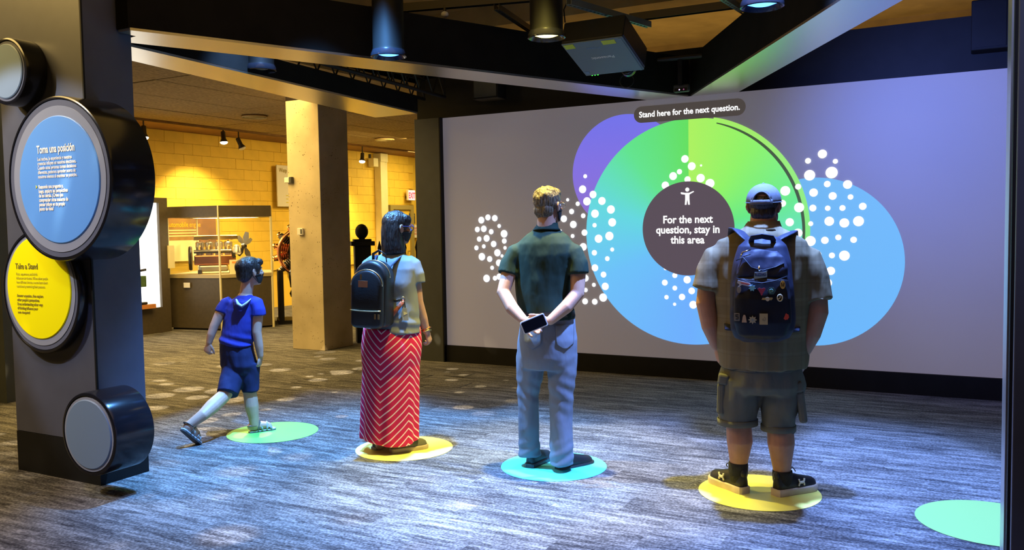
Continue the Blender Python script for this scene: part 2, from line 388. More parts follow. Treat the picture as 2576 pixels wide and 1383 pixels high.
# ------------------------------------------------------------------ projection screen
SY = 8.43
sc = thing('projection_screen', 'large lilac grey projection screen showing coloured question circles', 'screen', (0, 0, 0))
def screen_mat():
    m = bpy.data.materials.new('projected_lilac'); m.use_nodes = True; nt = m.node_tree; b = nt.nodes['Principled BSDF']
    b.inputs['Base Color'].default_value = (0.32, 0.32, 0.33, 1); b.inputs['Roughness'].default_value = 0.7
    tc = nt.nodes.new('ShaderNodeTexCoord'); n = nt.nodes.new('ShaderNodeTexNoise'); n.inputs['Scale'].default_value = 0.6
    nt.links.new(tc.outputs['Object'], n.inputs['Vector'])
    r = ramp(nt, [(0.3, srgb(112, 104, 112)), (0.7, srgb(124, 116, 124))]); nt.links.new(n.outputs[0], r.inputs[0])
    nt.links.new(r.outputs[0], b.inputs['Emission Color']); b.inputs['Emission Strength'].default_value = 0.54
    return m
M['screen'] = screen_mat()
obj('screen_sheet', MB().box(-5.43, 1.2, SY, SY+0.05, 0.195, 2.835), M['screen'], sc)
obj('screen_plinth', MB().box(-5.43, 1.2, SY-0.02, SY+0.3, 0, 0.193), M['black'], sc)
def layer(name, poly, i, m, lab=None):
    y = SY-0.0015*i
    o = obj(name, MB().prism(poly, lambda u, v, t: (u, t, v), y, y-0.001), m, sc)
    if lab: o['label'] = lab
    return o
def cpoly(cx, cz, r, n=96): return [(cx+r*math.cos(2*PI*k/n), cz+r*math.sin(2*PI*k/n)) for k in range(n)]
def grad(name, fn, pts, s=1.0):
    m = bpy.data.materials.new(name); m.use_nodes = True; nt = m.node_tree; b = nt.nodes['Principled BSDF']
    b.inputs['Base Color'].default_value = (0.1, 0.1, 0.1, 1); b.inputs['Roughness'].default_value = 0.7
    tc = nt.nodes.new('ShaderNodeTexCoord'); sp = nt.nodes.new('ShaderNodeSeparateXYZ'); nt.links.new(tc.outputs['Object'], sp.inputs[0])
    r = ramp(nt, pts); nt.links.new(fn(nt, sp), r.inputs[0])
    nt.links.new(r.outputs[0], b.inputs['Emission Color']); b.inputs['Emission Strength'].default_value = s
    return m
def mth(nt, op, a, b_, c=None):
    n = nt.nodes.new('ShaderNodeMath'); n.operation = op
    for i, q in enumerate((a, b_, c)):
        if q is None: continue
        if isinstance(q, (int, float)): n.inputs[i].default_value = q
        else: nt.links.new(q, n.inputs[i])
    return n.outputs[0]
def conic(nt, sp):     # 0 at the seam above the centre, running anticlockwise to 1
    dx = mth(nt, 'SUBTRACT', sp.outputs[0], -2.52); dz = mth(nt, 'SUBTRACT', sp.outputs[2], 1.45)
    a = mth(nt, 'ARCTAN2', dx, mth(nt, 'MULTIPLY', dz, -1))       # 0 at the bottom, +-pi at the top
    return mth(nt, 'MULTIPLY_ADD', a, 1/(2*PI), 0.5)               # 0 = just left of the top
def lin(axis, lo, hi):
    return lambda nt, sp: mth(nt, 'MULTIPLY_ADD', sp.outputs[axis], 1/(hi-lo), -lo/(hi-lo))
M['wheel'] = grad('projected_wheel', conic, [(0.0, srgb(96, 222, 92)), (0.10, srgb(92, 226, 140)), (0.20, srgb(94, 214, 222)), (0.32, srgb(100, 190, 248)), (0.5, srgb(104, 172, 252)), (0.68, srgb(100, 205, 235)), (0.80, srgb(98, 232, 130)), (0.90, srgb(140, 242, 100)), (1.0, srgb(170, 240, 92))])
M['violet'] = grad('projected_violet', lin(2, 1.5, 2.7), [(0, srgb(140, 105, 190)), (0.5, srgb(128, 108, 222)), (1, srgb(112, 112, 232))])
M['sky'] = grad('projected_sky_blue', lin(2, 0.4, 2.0), [(0, srgb(104, 182, 250)), (1, srgb(104, 176, 228))])
M['dark'] = emit('projected_dark', srgb(92, 80, 92), 0.9)
M['pill'] = emit('projected_pill', srgb(78, 70, 66), 0.9)
M['glow_white'] = emit('projected_white', (1.0, 1.0, 1.0), 1.05)
M['lime'] = grad('projected_lime', lin(2, 0.5, 2.6), [(0, srgb(110, 215, 160)), (0.5, srgb(130, 232, 110)), (1, srgb(165, 236, 100))])
M['moss'] = emit('projected_moss', srgb(70, 92, 62), 0.9)
layer('violet_disc', cpoly(-3.19, 2.11, 0.60), 1, M['violet'], 'violet disc at the upper left of the wheel')
layer('blue_disc', cpoly(-1.33, 1.19, 0.79), 1, M['sky'], 'sky blue disc at the right of the wheel')
layer('colour_wheel', cpoly(-2.503, 1.484, 1.135, 160), 2, M['wheel'], 'big green to blue colour wheel')
def arcp(cx, cz, r0, r1, a0, a1, n=50):
    A = [a0+(a1-a0)*k/n for k in range(n+1)]
    w = lambda k: math.sin(PI*min(1, 0.04+k/n*0.96))**0.5
    return [(cx+r1*math.cos(a), cz+r1*math.sin(a)) for a in A]+[(cx+(r1-(r1-r0)*w(k))*math.cos(a), cz+(r1-(r1-r0)*w(k))*math.sin(a)) for k, a in reversed(list(enumerate(A)))]
layer('lime_crescent', arcp(-2.503, 1.484, 1.09, 1.15, math.radians(78), math.radians(-45)), 3, M['lime'])
layer('dark_arc', arcp(-2.503, 1.484, 1.075, 1.105, math.radians(76), math.radians(-30)), 4, M['moss'])
DOTS = [
    [(-4.931,1.648,.039),(-4.844,1.677,.034),(-4.755,1.667,.036),(-4.7,1.578,.023),(-4.986,1.543,.032),(-4.901,1.549,.037),(-4.805,1.515,.03),(-4.639,1.49,.043),(-4.964,1.433,.03),(-4.866,1.441,.039),(-4.776,1.376,.036),(-4.638,1.409,.03),(-5.003,1.333,.028),(-4.905,1.35,.024),(-4.729,1.277,.041),(-4.63,1.332,.021),(-4.933,1.232,.043),(-4.831,1.206,.034),(-4.711,1.163,.039),(-4.801,1.107,.024),(-4.67,1.241,.019),(-4.876,.985,.043),(-4.766,.989,.028),(-4.709,1.007,.036)],
    [(-3.851,1.847,.018),(-3.733,1.801,.024),(-3.806,1.72,.029),(-3.899,1.644,.037),(-3.788,1.581,.039),(-3.642,2.09,.022),(-3.674,1.953,.042),(-3.555,1.894,.04),(-3.625,1.824,.044),(-3.454,1.823,.042),(-3.354,1.731,.044),(-3.535,1.691,.044),(-3.671,1.672,.026),(-3.341,1.596,.044),(-3.541,1.569,.024),(-3.658,1.492,.034),(-3.374,1.453,.046),(-3.497,1.426,.044),(-3.798,1.457,.022),(-3.937,1.518,.012),(-3.675,1.34,.041),(-3.547,1.277,.03),(-3.344,1.311,.022),(-3.4,1.215,.026),(-3.656,1.147,.024),(-3.542,1.117,.038),(-3.445,1.046,.032),(-3.653,1.005,.037),(-3.557,.935,.022),(-3.427,.921,.04),(-3.653,.878,.024),(-3.452,.802,.044),(-3.549,.755,.032),(-3.661,.756,.033),(-3.756,.765,.025)],
    [(-2.556,2.217,.038),(-2.487,2.141,.04),(-2.392,2.144,.011),(-2.613,2.092,.027),(-2.679,2.051,.04),(-2.53,2.011,.032),(-2.397,2.019,.042),(-2.303,1.963,.045),(-2.761,1.961,.039)],
    [(-2.539,1.005,.038),(-2.667,1.047,.027),(-2.773,.972,.031),(-2.668,.918,.025),(-2.493,.893,.034),(-2.756,.823,.023),(-2.593,.829,.033),(-2.671,.753,.017),(-2.478,.753,.04),(-2.766,1.116,.017)],
    [(-1.247,2.195,.041),(-1.375,2.138,.027),(-1.133,2.121,.023),(-1.36,2.003,.05),(-1.165,2.019,.054),(-1.203,1.915,.03),(-1.026,1.904,.04),(-1.581,1.865,.046),(-1.463,1.9,.028),(-1.324,1.84,.039),(-1.155,1.803,.036),(-1.0,1.789,.025),(-1.454,1.704,.046),(-1.33,1.696,.032),(-1.198,1.691,.025),(-1.069,1.69,.027),(-.895,1.701,.033),(-1.54,1.567,.039),(-1.349,1.55,.023),(-1.184,1.57,.043),(-1.052,1.552,.043),(-.93,1.566,.047),(-1.464,1.464,.042),(-1.351,1.387,.048),(-1.222,1.393,.034),(-1.104,1.419,.027),(-.971,1.396,.029),(-1.606,1.747,.033),(-1.298,1.256,.046),(-1.159,1.252,.027),(-1.05,1.25,.047),(-1.169,1.108,.039),(-1.195,.996,.039)],
]
d0 = None
for L in DOTS:
    for x, z, r in L:
        if d0 is None:
            d0 = o = obj('projected_dot', MB().prism(cpoly(0, 0, 1, 24), lambda u, v, t: (u, t, v), 0, -0.001), M['glow_white'], sc)
        else:
            o = d0.copy(); COL.objects.link(o); o.parent = sc
        o.location = (x, SY-0.0083, z); o.scale = (r, 1, r)
layer('centre_disc', cpoly(-2.533, 1.52, 0.472), 7, M['dark'], 'dark centre disc with white writing')
pp = []
for k in range(17): a = -PI/2+PI*k/16; pp.append((-2.035+0.083*math.cos(a), 2.69+0.083*math.sin(a)))
for k in range(17): a = PI/2+PI*k/16; pp.append((-3.007+0.083*math.cos(a), 2.69+0.083*math.sin(a)))
layer('caption_pill', pp, 7, M['pill'], 'dark rounded caption bar at the top')
ty = SY-0.0125
text('caption_text', 'Stand here for the next question.', M['glow_white'], sc, 0.082, FRONT(-2.52, ty, 2.662), 'CENTER', 0.0022, 0.93)
for z, tx in ((1.577, 'For the next'), (1.475, 'question, stay in'), (1.372, 'this area')):
    text('centre_text', tx, M['glow_white'], sc, 0.108, FRONT(-2.533, ty, z), 'CENTER', 0.003, 0.93)
ic = MB()
fn = lambda u, v, t: (u-2.532, t, v+1.758)
ic.prism([(0.021*math.cos(2*PI*k/16), 0.152+0.021*math.sin(2*PI*k/16)) for k in range(16)], fn, ty, ty-0.001)
ic.prism([(-0.07, 0.122), (-0.062, 0.128), (-0.02, 0.12), (0.02, 0.12), (0.062, 0.136), (0.07, 0.128), (0.022, 0.102), (0.022, 0.06), (0.026, 0.0), (0.008, 0.0), (0.0, 0.055), (-0.008, 0.0), (-0.026, 0.0), (-0.022, 0.06), (-0.022, 0.102), (-0.062, 0.108)], fn, ty, ty-0.001)
tag(obj('standing_figure_icon', ic, M['glow_white'], sc), 'white icon of a figure with arms held out')

# ------------------------------------------------------------------ floor discs
disc_cols = [('mint_floor_disc', (0.15, 0.52, 0.10)), ('yellow_floor_disc', (0.78, 0.74, 0.20)), ('aqua_floor_disc', (0.10, 0.60, 0.52)),
             ('lemon_floor_disc', (0.78, 0.74, 0.16)), ('lime_floor_disc', (0.22, 0.42, 0.12))]
disc_lab = ['mint green round floor marker under the walking boy', 'yellow round floor marker under the woman in the striped skirt',
            'turquoise round floor marker under the man holding a phone', 'yellow round floor marker under the man with the pin backpack',
            'pale green round floor marker cut by the right edge post']
for (nm, c), lb, x, y in zip(disc_cols, disc_lab, (-4.782, -3.561, -2.398, -1.082, 0.10), (4.90, 4.935, 4.973, 4.99, 4.985)):
    r = 0.345 if x < 0 else 0.36
    o = obj('floor_marker', MB().prism(cpoly(0, 0, r, 64), lambda u, v, t: (u, v, t), 0.0, 0.0012), mat(nm, c, 0.5), loc=(x, y, 0.0042))
    tag(o, lb, 'floor marker', 'round floor markers')

# ------------------------------------------------------------------ kiosks
M['ring'] = mat('grey_ring', (0.11, 0.12, 0.18), 0.35)
M['ring_pale'] = mat('pale_ring', (0.27, 0.29, 0.38), 0.3)
M['panel_blue'] = mat('blue_panel', (0.12, 0.34, 0.85), 0.4)
M['panel_yellow'] = mat('yellow_panel', (1.0, 0.90, 0.0), 0.4)
M['panel_grey'] = mat('grey_panel', (0.17, 0.245, 0.38), 0.45)
M['ink_white'] = mat('white_ink', (1.0, 0.97, 0.9), 0.5)
M['ink_olive'] = mat('olive_ink', (0.30, 0.24, 0.02), 0.6)
M['ink_pale'] = mat('faded_olive_ink', (0.62, 0.55, 0.02), 0.6)
YAX = lambda x, z: Matrix(((1, 0, 0, x), (0, 0, 1, 0), (0, -1, 0, z), (0, 0, 0, 1)))     # lathe axis along +Y
def drum(par, x, z, R, y0, y1, rin, mface, lab, ring2=None, off=(0, 0)):
    s = obj('display_drum', MB().lathe([(R-0.012, y1), (R, y1-0.01), (R, y0+0.02), (R-0.004, y0+0.004), (R-0.014, y0), (R-0.02, y0), (R-0.022, y0+0.012), (0.0008, y0+0.012)], YAX(x, z), 96), M['gloss_black'], par, 'auto')
    s['label'] = lab
    obj('face_ring', MB().lathe([(R-0.024, y0+0.012), (R-0.024, y0+0.005), (0.0008, y0+0.005)], YAX(x, z), 96), M['ring'], s)
    if ring2: obj('inner_ring', MB().lathe([(ring2, y0+0.005), (ring2, y0+0.002), (0.0008, y0+0.002)], YAX(x+off[0]*0.4, z+off[1]*0.4), 96), M['ring_pale'], s)
    obj('face_panel', MB().lathe([(rin, y0+0.005), (rin, y0), (rin-0.006, y0-0.004), (0.0008, y0-0.004)], YAX(x+off[0], z+off[1]), 96), mface, s)
    return s
kl = thing('kiosk', 'tall dark kiosk at left carrying four round panels', 'kiosk', (0, 0, 0))
obj('cabinet', MB().box(-5.60, -4.757, 3.39, 3.74, 0.27, 4.1), M['navy'], kl, bevel=0.003)
obj('corner_seam', MB().box(-4.763, -4.751, 3.386, 3.398, 0.27, 4.1), M['black'], kl)
obj('plinth', MB().box(-5.60, -4.757, 3.388, 3.742, 0, 0.268), M['black'], kl)
d = drum(kl, -4.765, 1.895, 0.487, 3.20, 3.50, 0.376, M['panel_blue'], 'large drum with bright blue panel', 0.43, (0.01, -0.006))
ty2 = 3.194
text('lettering', 'Toma una posición', M['ink_white'], d, 0.066, FRONT(-4.942, ty2, 2.052), 'LEFT', 0.0016, 0.70)
for i, t in enumerate(('Los hechos, la experiencia y nuestras', 'creencias influyen en nuestras elecciones.', 'Cuando otras personas toman decisiones', 'diferentes, podemos aprender acerca de', 'nosotros mismos al examinar su posición.')):
    text('lettering', t, M['ink_white'], d, 0.030, FRONT(-4.940, ty2, 2.008-i*0.0262), 'LEFT', 0.0005, 0.72)
text('lettering', '>', M['panel_yellow'], d, 0.032, FRONT(-4.968, ty2, 1.843), 'LEFT', 0.001, 0.8)
for i, t in enumerate(('Responde una pregunta y,', 'luego, explora las perspectivas', 'de los demás. ¿Crees que', 'comprender otras maneras de', 'pensar influye en tu propio', 'punto de vista?')):
    text('lettering', t, M['ink_white'], d, 0.031, FRONT(-4.941, ty2, 1.843-i*0.0263), 'LEFT', 0.0010, 0.72)
d = drum(kl, -5.19, 1.21, 0.395, 3.33, 3.392, 0.325, M['panel_yellow'], 'round panel with bright yellow face', 0.352, (-0.01, 0.02))
ty3 = 3.324
text('lettering', 'Take a Stand', M['ink_olive'], d, 0.052, FRONT(-5.423, ty3, 1.352), 'LEFT', 0.0006, 0.86)
for i, t in enumerate(('Facts, experience, and beliefs', 'influence our choices. When other people', 'have different choices, we can learn about', 'ourselves by examining their positions.')):
    text('lettering', t, M['ink_pale'], d, 0.0235, FRONT(-5.418, ty3, 1.312-i*0.0262), 'LEFT', 0.0002, 0.80)
for i, t in enumerate(('Answer a question, then explore', 'other people’s perspectives.', 'Does understanding other ways', 'of thinking influence your', 'own viewpoint?')):
    text('lettering', t, M['ink_olive'], d, 0.0255, FRONT(-5.420, ty3, 1.172-i*0.0268), 'LEFT', 0.0003, 0.80)
drum(kl, -5.30, 2.583, 0.208, 3.25, 3.392, 0.168, M['panel_grey'], 'small blank grey drum near the top')
drum(kl, -4.588, 0.385, 0.25, 3.20, 3.47, 0.208, M['panel_grey'], 'blank grey drum near the floor', 0.222)
kr = thing('kiosk', 'dark kiosk edge with bright metal strip at far right', 'kiosk', (0, 0, 0))
obj('cabinet', MB().box(0.128, 0.95, 3.42, 4.05, 0.0, 4.1), M['navy'], kr, bevel=0.003)
obj('edge_strip', MB().box(0.112, 0.127, 3.62, 4.05, 0.0, 4.1), M['metal'], kr)
obj('corner_seam', MB().box(0.118, 0.134, 3.50, 3.60, 0.0, 4.1), M['black'], kr)

# ------------------------------------------------------------------ stage light cans
def glowmat(n, c, s):
    m = emit(n, c, s); return m
GL = {'blue': glowmat('blue_lens', (0.06, 0.24, 1.0), 6), 'yellow': glowmat('yellow_lens', (1.0, 0.80, 0.22), 6), 'off': mat('dark_lens', (0.3, 0.28, 0.22), 0.2)}
M['can'] = mat('can_black', (0.008, 0.0075, 0.007), 0.5, spec=0.2)
def can(x, y, z, c, lab, hang=True):
    t = thing('stage_light', lab, 'light', (x, y, z), group='cylinder stage lights')
    obj('can_body', MB().lathe([(0.05, 0.50), (0.105, 0.49), (0.112, 0.46), (0.112, 0.06), (0.116, 0.04)], None, 40), M['can'], t, 'auto')
    obj('rim_ring', MB().lathe([(0.117, 0.045), (0.128, 0.02), (0.128, 0.0), (0.120, -0.004), (0.112, 0.006), (0.10, 0.03)], None, 40, False), M['gloss_black'], t, 'auto')
    tag(obj('lens', MB().lathe([(0.002, 0.010), (0.06, 0.014), (0.102, 0.03), (0.102, 0.034), (0.002, 0.034)], None, 40), GL[c], t, True), ('glowing %s lens' % c) if c != 'off' else 'unlit lens')
    for a in (0, 1):
        obj('yoke_arm', MB().box(-0.012+(a*2-1)*0.05, 0.012+(a*2-1)*0.05, -0.02, 0.02, 0.47, 0.62), M['steel'], t)
    return t
can(-5.133,5.251,2.87, 'off', 'unlit black cylinder light nearest the left kiosk')
can(-3.713,5.07,2.8, 'blue', 'black cylinder light glowing blue, above the woman, under the metal strip')
can(-2.565,5.301,2.84, 'yellow', 'black cylinder light glowing yellow, left of the projector')
can(-1.127,5.281,2.85, 'blue', 'black cylinder light glowing blue, right of the projector near the top edge')

# ------------------------------------------------------------------ strut grid over the stage
M['strut'] = mat('galvanised_strut', (0.30, 0.33, 0.30), 0.4, metal=0.7)
def strut(a, b, w, lab, m, slots=True):
    a = Vector(a); b = Vector(b); L = (b-a).length; ang = math.atan2(b.y-a.y, b.x-a.x)
    t = thing('strut_channel', lab, 'rail', a, ang, 'ceiling strut rails')
    mb = MB(); mb.box(0, L, -w/2, -w/2+0.004, 0, w); mb.box(0, L, w/2-0.004, w/2, 0, w)
    obj('channel_walls', mb, m, t)
    if slots:
        lb = MB(); n = int(L/0.05)
        lb.box(0, L, -w/2+0.004, -w*0.2, 0, 0.003); lb.box(0, L, w*0.2, w/2-0.004, 0, 0.003)
        for i in range(n+1): lb.box(i*0.05-0.011, min(L, i*0.05+0.011), -w*0.2, w*0.2, 0, 0.003)
        tag(obj('slotted_web', lb, m, t), kind='stuff')
    else:
        obj('web', MB().box(0, L, -w/2, w/2, w, w+0.003), m, t)
    return t
strut((-4.35, 5.70, 3.31), (-2.5, 6.17, 3.31), 0.06, 'black strut rail between the blue and yellow cylinder lights', M['steel'], False)
strut((-3.30, 5.93, 3.26), (-3.46, 6.95, 3.26), 0.045, 'slotted dark strut rail sloping down to the yellow light', M['steel'])
strut((-2.74, 6.06, 3.25), (-2.47, 7.12, 3.25), 0.05, 'slotted pale strut rail above the projector', M['strut'])
strut((-2.62, 7.07, 3.31), (-1.2, 7.12, 3.31), 0.06, 'long strut rail right of the projector', M['steel'], False)
strut((-1.72, 6.35, 3.26), (-1.66, 7.12, 3.26), 0.045, 'short slotted strut rail beside the right blue light', M['strut'])
o = obj('ceiling_rod', MB().tube([(-2.75, 8.0, 3.14), (-1.6, 8.05, 3.14)], 0.02, 10), M['steel']); tag(o, 'thin dark horizontal rod behind the projector', 'rod')
dm = thing('dome_sensor', 'small white dome sensor under the strut rail', 'sensor', (-3.72, 5.84, 3.27))
obj('dome', MB().ell((0, 0, -0.01), (0.03, 0.03, 0.025)), M['white'], dm, True)
obj('stem', MB().lathe([(0.012, 0.0), (0.012, 0.06)], None, 12), M['steel'], dm)

# ------------------------------------------------------------------ projector, depth camera, cable
M['proj_side'] = mat('projector_black', (0.012, 0.012, 0.012), 0.4)
M['proj_base'] = mat('projector_grey', (0.16, 0.20, 0.22), 0.4)
M['tape'] = mat('yellow_tape', (0.62, 0.62, 0.04), 0.5)
M['led'] = emit('green_led', (0.05, 1.0, 0.05), 3)
pa = Vector((-2.637,6.22,2.995)); pb = Vector((-2.614,6.7,2.817))
tilt = math.atan2(pb.z-pa.z, pb.y-pa.y)
pj = thing('projector', 'black ceiling projector with grey underside and yellow tape patches', 'projector', (pa+pb)/2)
pj.rotation_euler = (tilt, 0, math.radians(-1))
dl = (pb-pa).length/2
obj('projector_case', MB().box(-0.262, 0.262, -dl, dl, 0.012, 0.20), M['proj_side'], pj, bevel=0.015)
obj('underside_plate', MB().box(-0.258, 0.258, -dl+0.003, dl-0.003, 0.0, 0.013), M['proj_base'], pj, bevel=0.01)
obj('side_rail', MB().box(0.225, 0.245, -dl+0.01, dl-0.01, -0.004, 0.002), M['proj_base'], pj)
obj('tape_patch', MB().box(-0.245, -0.16, -dl+0.015, -dl+0.075, -0.0022, 0.0), M['tape'], pj)
obj('tape_patch', MB().box(0.075, 0.185, -dl+0.02, -dl+0.075, -0.0022, 0.0), M['tape'], pj)
obj('label_patch', MB().box(-0.24, -0.205, dl-0.075, dl-0.03, -0.0022, 0.0), M['panel_grey'], pj)
UNDER = Matrix(((-1, 0, 0, 0), (0, 1, 0, 0), (0, 0, -1, -0.001), (0, 0, 0, 1)))
text('brand_lettering', 'Panasonic', M['white'], pj, 0.05, Matrix.Translation((0, -0.02, 0)) @ UNDER, 'CENTER', 0.001)
text('small_lettering', 'PT-VMZ60', M['panel_grey'], pj, 0.028, Matrix.Translation((-0.02, -dl+0.09, 0)) @ UNDER, 'CENTER', 0.0005)
for i in range(3):
    obj('status_light', MB().ell((-0.205+i*0.026, dl+0.002, 0.006), (0.006, 0.004, 0.006), None, 10, 6), M['led'], pj, True)
obj('lens_barrel', MB().lathe([(0.05, 0), (0.062, 0.002), (0.062, 0.06), (0.05, 0.062), (0.045, 0.05)], Matrix.Translation((0.10, dl, 0.05)) @ Matrix.Rotation(-PI/2, 4, 'X'), 28), M['gloss_black'], pj, True)
obj('mount_plate', MB().box(-0.09, 0.14, -0.10, 0.09, 0.20, 0.215), M['strut'], pj)
obj('mount_pole', MB().lathe([(0.03, 0.21), (0.03, 0.325)], None, 16), M['steel'], pj)
lo = [(0.06*math.cos(a)*1.05, 0, 0.055*math.sin(a)) for a in [2*PI*i/24 for i in range(24)]]
cb = obj('cable_loop', MB().tube(lo, 0.004, 6, close=True), M['steel'], pj, loc=(-2.611,6.95,2.79)); cb.matrix_parent_inverse = Matrix.LocRotScale(pj.location, pj.rotation_euler, None).inverted()
o = obj('power_cable', MB().tube([(-2.86, 6.25, 3.17), (-2.87, 6.25, 3.27), (-2.83, 6.24, 3.33), (-2.74, 6.22, 3.34)], 0.006, 6), M['black']); tag(o, 'black cable curving down to the back of the projector', 'cable')
dc = thing('depth_camera', 'small grey sensor camera under the beam corner above the screen', 'sensor', (-2.475, 8.06, 2.86))
obj('camera_body', MB().box(-0.075, 0.075, -0.03, 0.03, -0.035, 0.035), M['charcoal'], dc, bevel=0.012)
obj('front_glass', MB().box(-0.06, 0.06, -0.033, -0.0305, -0.03, 0.0), M['gloss_black'], dc)
obj('lens_dot', MB().ell((-0.012, -0.034, -0.015), (0.007, 0.003, 0.007), None, 10, 6), emit('violet_lens', (0.7, 0.6, 1.0), 1.5), dc, True)
obj('lens_dot', MB().ell((0.03, -0.034, -0.015), (0.007, 0.003, 0.007), None, 10, 6), emit('pink_lens', (0.3, 0.08, 0.2), 1.0), dc, True)
obj('mount_foot', MB().box(-0.02, 0.02, -0.06, -0.02, 0.03, 0.262), M['black'], dc)

# ------------------------------------------------------------------ lattice truss along the side beam
tr = thing('lattice_truss', 'black lattice truss lying along the side beam under the ceiling', 'truss', (0, 0, 0))
ta = Vector((-5.27, 6.0, 0)); tb = Vector((-5.45, 8.3, 0)); zb, zt = 3.05, 3.27
for dx in (-0.14, 0.14):
    for z in (zb, zt):
        obj('chord', MB().tube([ta+Vector((dx, 0, z)), tb+Vector((dx, 0, z))], 0.02, 8), M['black'], tr)
for i in range(9):
    p = ta.lerp(tb, i/8); q = ta.lerp(tb, min(1, (i+0.5)/8)); q2 = ta.lerp(tb, min(1, (i+1)/8))
    for dx in (-0.14, 0.14):
        obj('lattice_bar', MB().tube([p+Vector((dx, 0, zb)), q+Vector((dx, 0, zt))], 0.009, 6), M['black'], tr)
        if i < 8: obj('lattice_bar', MB().tube([q+Vector((dx, 0, zt)), q2+Vector((dx, 0, zb))], 0.009, 6), M['steel'], tr)
    obj('cross_bar', MB().tube([p+Vector((-0.14, 0, zt)), p+Vector((0.14, 0, zt))], 0.011, 6), M['black'], tr)
sp = thing('hanging_speaker', 'dark box speaker hanging in the corner behind the truss', 'speaker', (-4.75, 8.35, 2.98))
obj('speaker_case', MB().box(-0.16, 0.16, -0.10, 0.10, 0, 0.34), M['black'], sp, bevel=0.01)
obj('speaker_grille', MB().box(-0.14, 0.14, -0.108, -0.101, 0.02, 0.32), M['charcoal'], sp)
obj('speaker_bracket', MB().box(-0.02, 0.02, -0.02, 0.02, 0.34, 0.6), M['steel'], sp)
s2_ = thing('hanging_speaker', 'dark speaker hanging at the upper right in front of the black header', 'speaker', (0.10, 8.47, 3.0))
obj('speaker_case', MB().box(-0.14, 0.14, -0.10, 0.10, 0, 0.42), M['black'], s2_, bevel=0.01)
obj('speaker_grille', MB().box(-0.12, 0.12, -0.108, -0.101, 0.02, 0.40), M['black'], s2_)
obj('speaker_bracket', MB().tube([(0.1, 0, 0.40), (0.22, 0, 0.52), (0.4, 0, 0.56)], 0.05, 10), M['black'], s2_)

# ------------------------------------------------------------------ gallery: pillar, track, ceiling discs
pr = thing('concrete_pillar', 'square pitted concrete pillar left of the screen', 'pillar', (-7.66, 8.82, 0), math.radians(0))
obj('pillar_shaft', MB().box(-0.272, 0.272, -0.275, 0.30, 0.0, 3.36), M['concrete'], pr, bevel=0.006)
b1 = thing('wall_sensor', 'small grey box sensor on pillar beside the white sign', 'sensor', (-7.875, 8.54, 2.223))
obj('sensor_case', MB().box(-0.07, 0.01, -0.05, 0.0, -0.035, 0.035), M['white'], b1, bevel=0.006)
obj('sensor_face', MB().box(0.012, 0.05, -0.052, 0.0, -0.04, 0.04), M['charcoal'], b1, bevel=0.004)
b2 = thing('thermostat', 'small white thermostat on the front of the concrete pillar', 'thermostat', (-7.718, 8.54, 1.55))
obj('thermostat_case', MB().box(-0.045, 0.045, -0.035, 0.0, -0.045, 0.045), M['white'], b2, bevel=0.006)
obj('thermostat_dial', MB().box(0.012, 0.036, -0.038, -0.035, -0.03, 0.03), M['charcoal'], b2)
tk = thing('light_track', 'thin lighting track along the yellow wall ceiling', 'track', (-11.55, 4.5, 3.335))
obj('track_rail', MB().box(-0.025, 0.025, 0, 15, 0, 0.03), M['brown'], tk)
obj('track_groove', MB().box(-0.012, 0.012, 0, 15, -0.003, 0.0), M['black'], tk)
GLW = emit('warm_bulb', (1.0, 0.85, 0.55), 14)
def head(x, y, z, tx, ty, on, lab, pw=0):
    t = thing('track_head', lab, 'spotlight', (x, y, 3.335), group='track spotlights')
    d = Vector((tx, ty, -1)).normalized(); q = Vector((0, 0, -1)).rotation_difference(d).to_matrix().to_4x4()
    m4 = Matrix.Translation((0, 0, -(3.335-z)+0.10)) @ q
    obj('stem', MB().tube([(0, 0, 0), (0, 0, -(3.335-z)+0.12)], 0.012, 8), M['steel'], t)
    obj('lamp_barrel', MB().lathe([(0.03, 0.05), (0.04, 0.04), (0.04, -0.08), (0.07, -0.14), (0.068, -0.14), (0.036, -0.08)], m4, 20, False), M['steel'], t, 'auto')
    bu = obj('bulb', MB().ell((0, 0, -0.142), (0.064, 0.064, 0.035), None, 14, 8), GLW if on else M['white'], t, True); bu.matrix_local = m4
    if pw:
        w = Vector((-0.55, 0.1, -1)); p = Vector((x, y, 3.335))+m4 @ Vector((0, 0, -0.19))
        lamp('track_lamp', 'SPOT', p, p+w, pw, (1.0, 0.72, 0.28), 0.05, 95, 0.8)
    return t
head(-11.55,9.242,3.104, 0.12, -0.05, True, 'glowing track spotlight beside the kiosk edge', 420)
head(-11.55,10.874,3.16, 0.10, -0.02, True, 'glowing track spotlight above the glass display case', 420)
head(-11.55,11.229,3.076, 0.35, 0.25, False, 'unlit track spotlight tilted right, beside the glowing one')
head(-11.55,14.74,3.048, 0.10, -0.25, True, 'glowing track spotlight right of the concrete pillar', 420)
for x, y, lb in ((-9.93,9.998,3.36, 'x'),(-10.377,13.971,3.36, 'y')) if False else []: pass
for p, lb in (((-9.93,9.998,3.36), 'round ceiling grille left of the pillar'), ((-10.377,13.971,3.36), 'round ceiling grille right of the pillar')):
    t = thing('ceiling_grille', lb, 'grille', p)
    for k in range(3):
        obj('grille_ring', MB().lathe([(0.19-0.06*k, -0.03), (0.19-0.06*k, -0.012), (0.15-0.06*k, -0.012), (0.15-0.06*k, -0.03)], None, 32, False), M['cream'], t)
    obj('grille_back', MB().lathe([(0.2, 0.0), (0.2, -0.012), (0.001, -0.012), (0.001, 0)], None, 32), M['brown'], t)

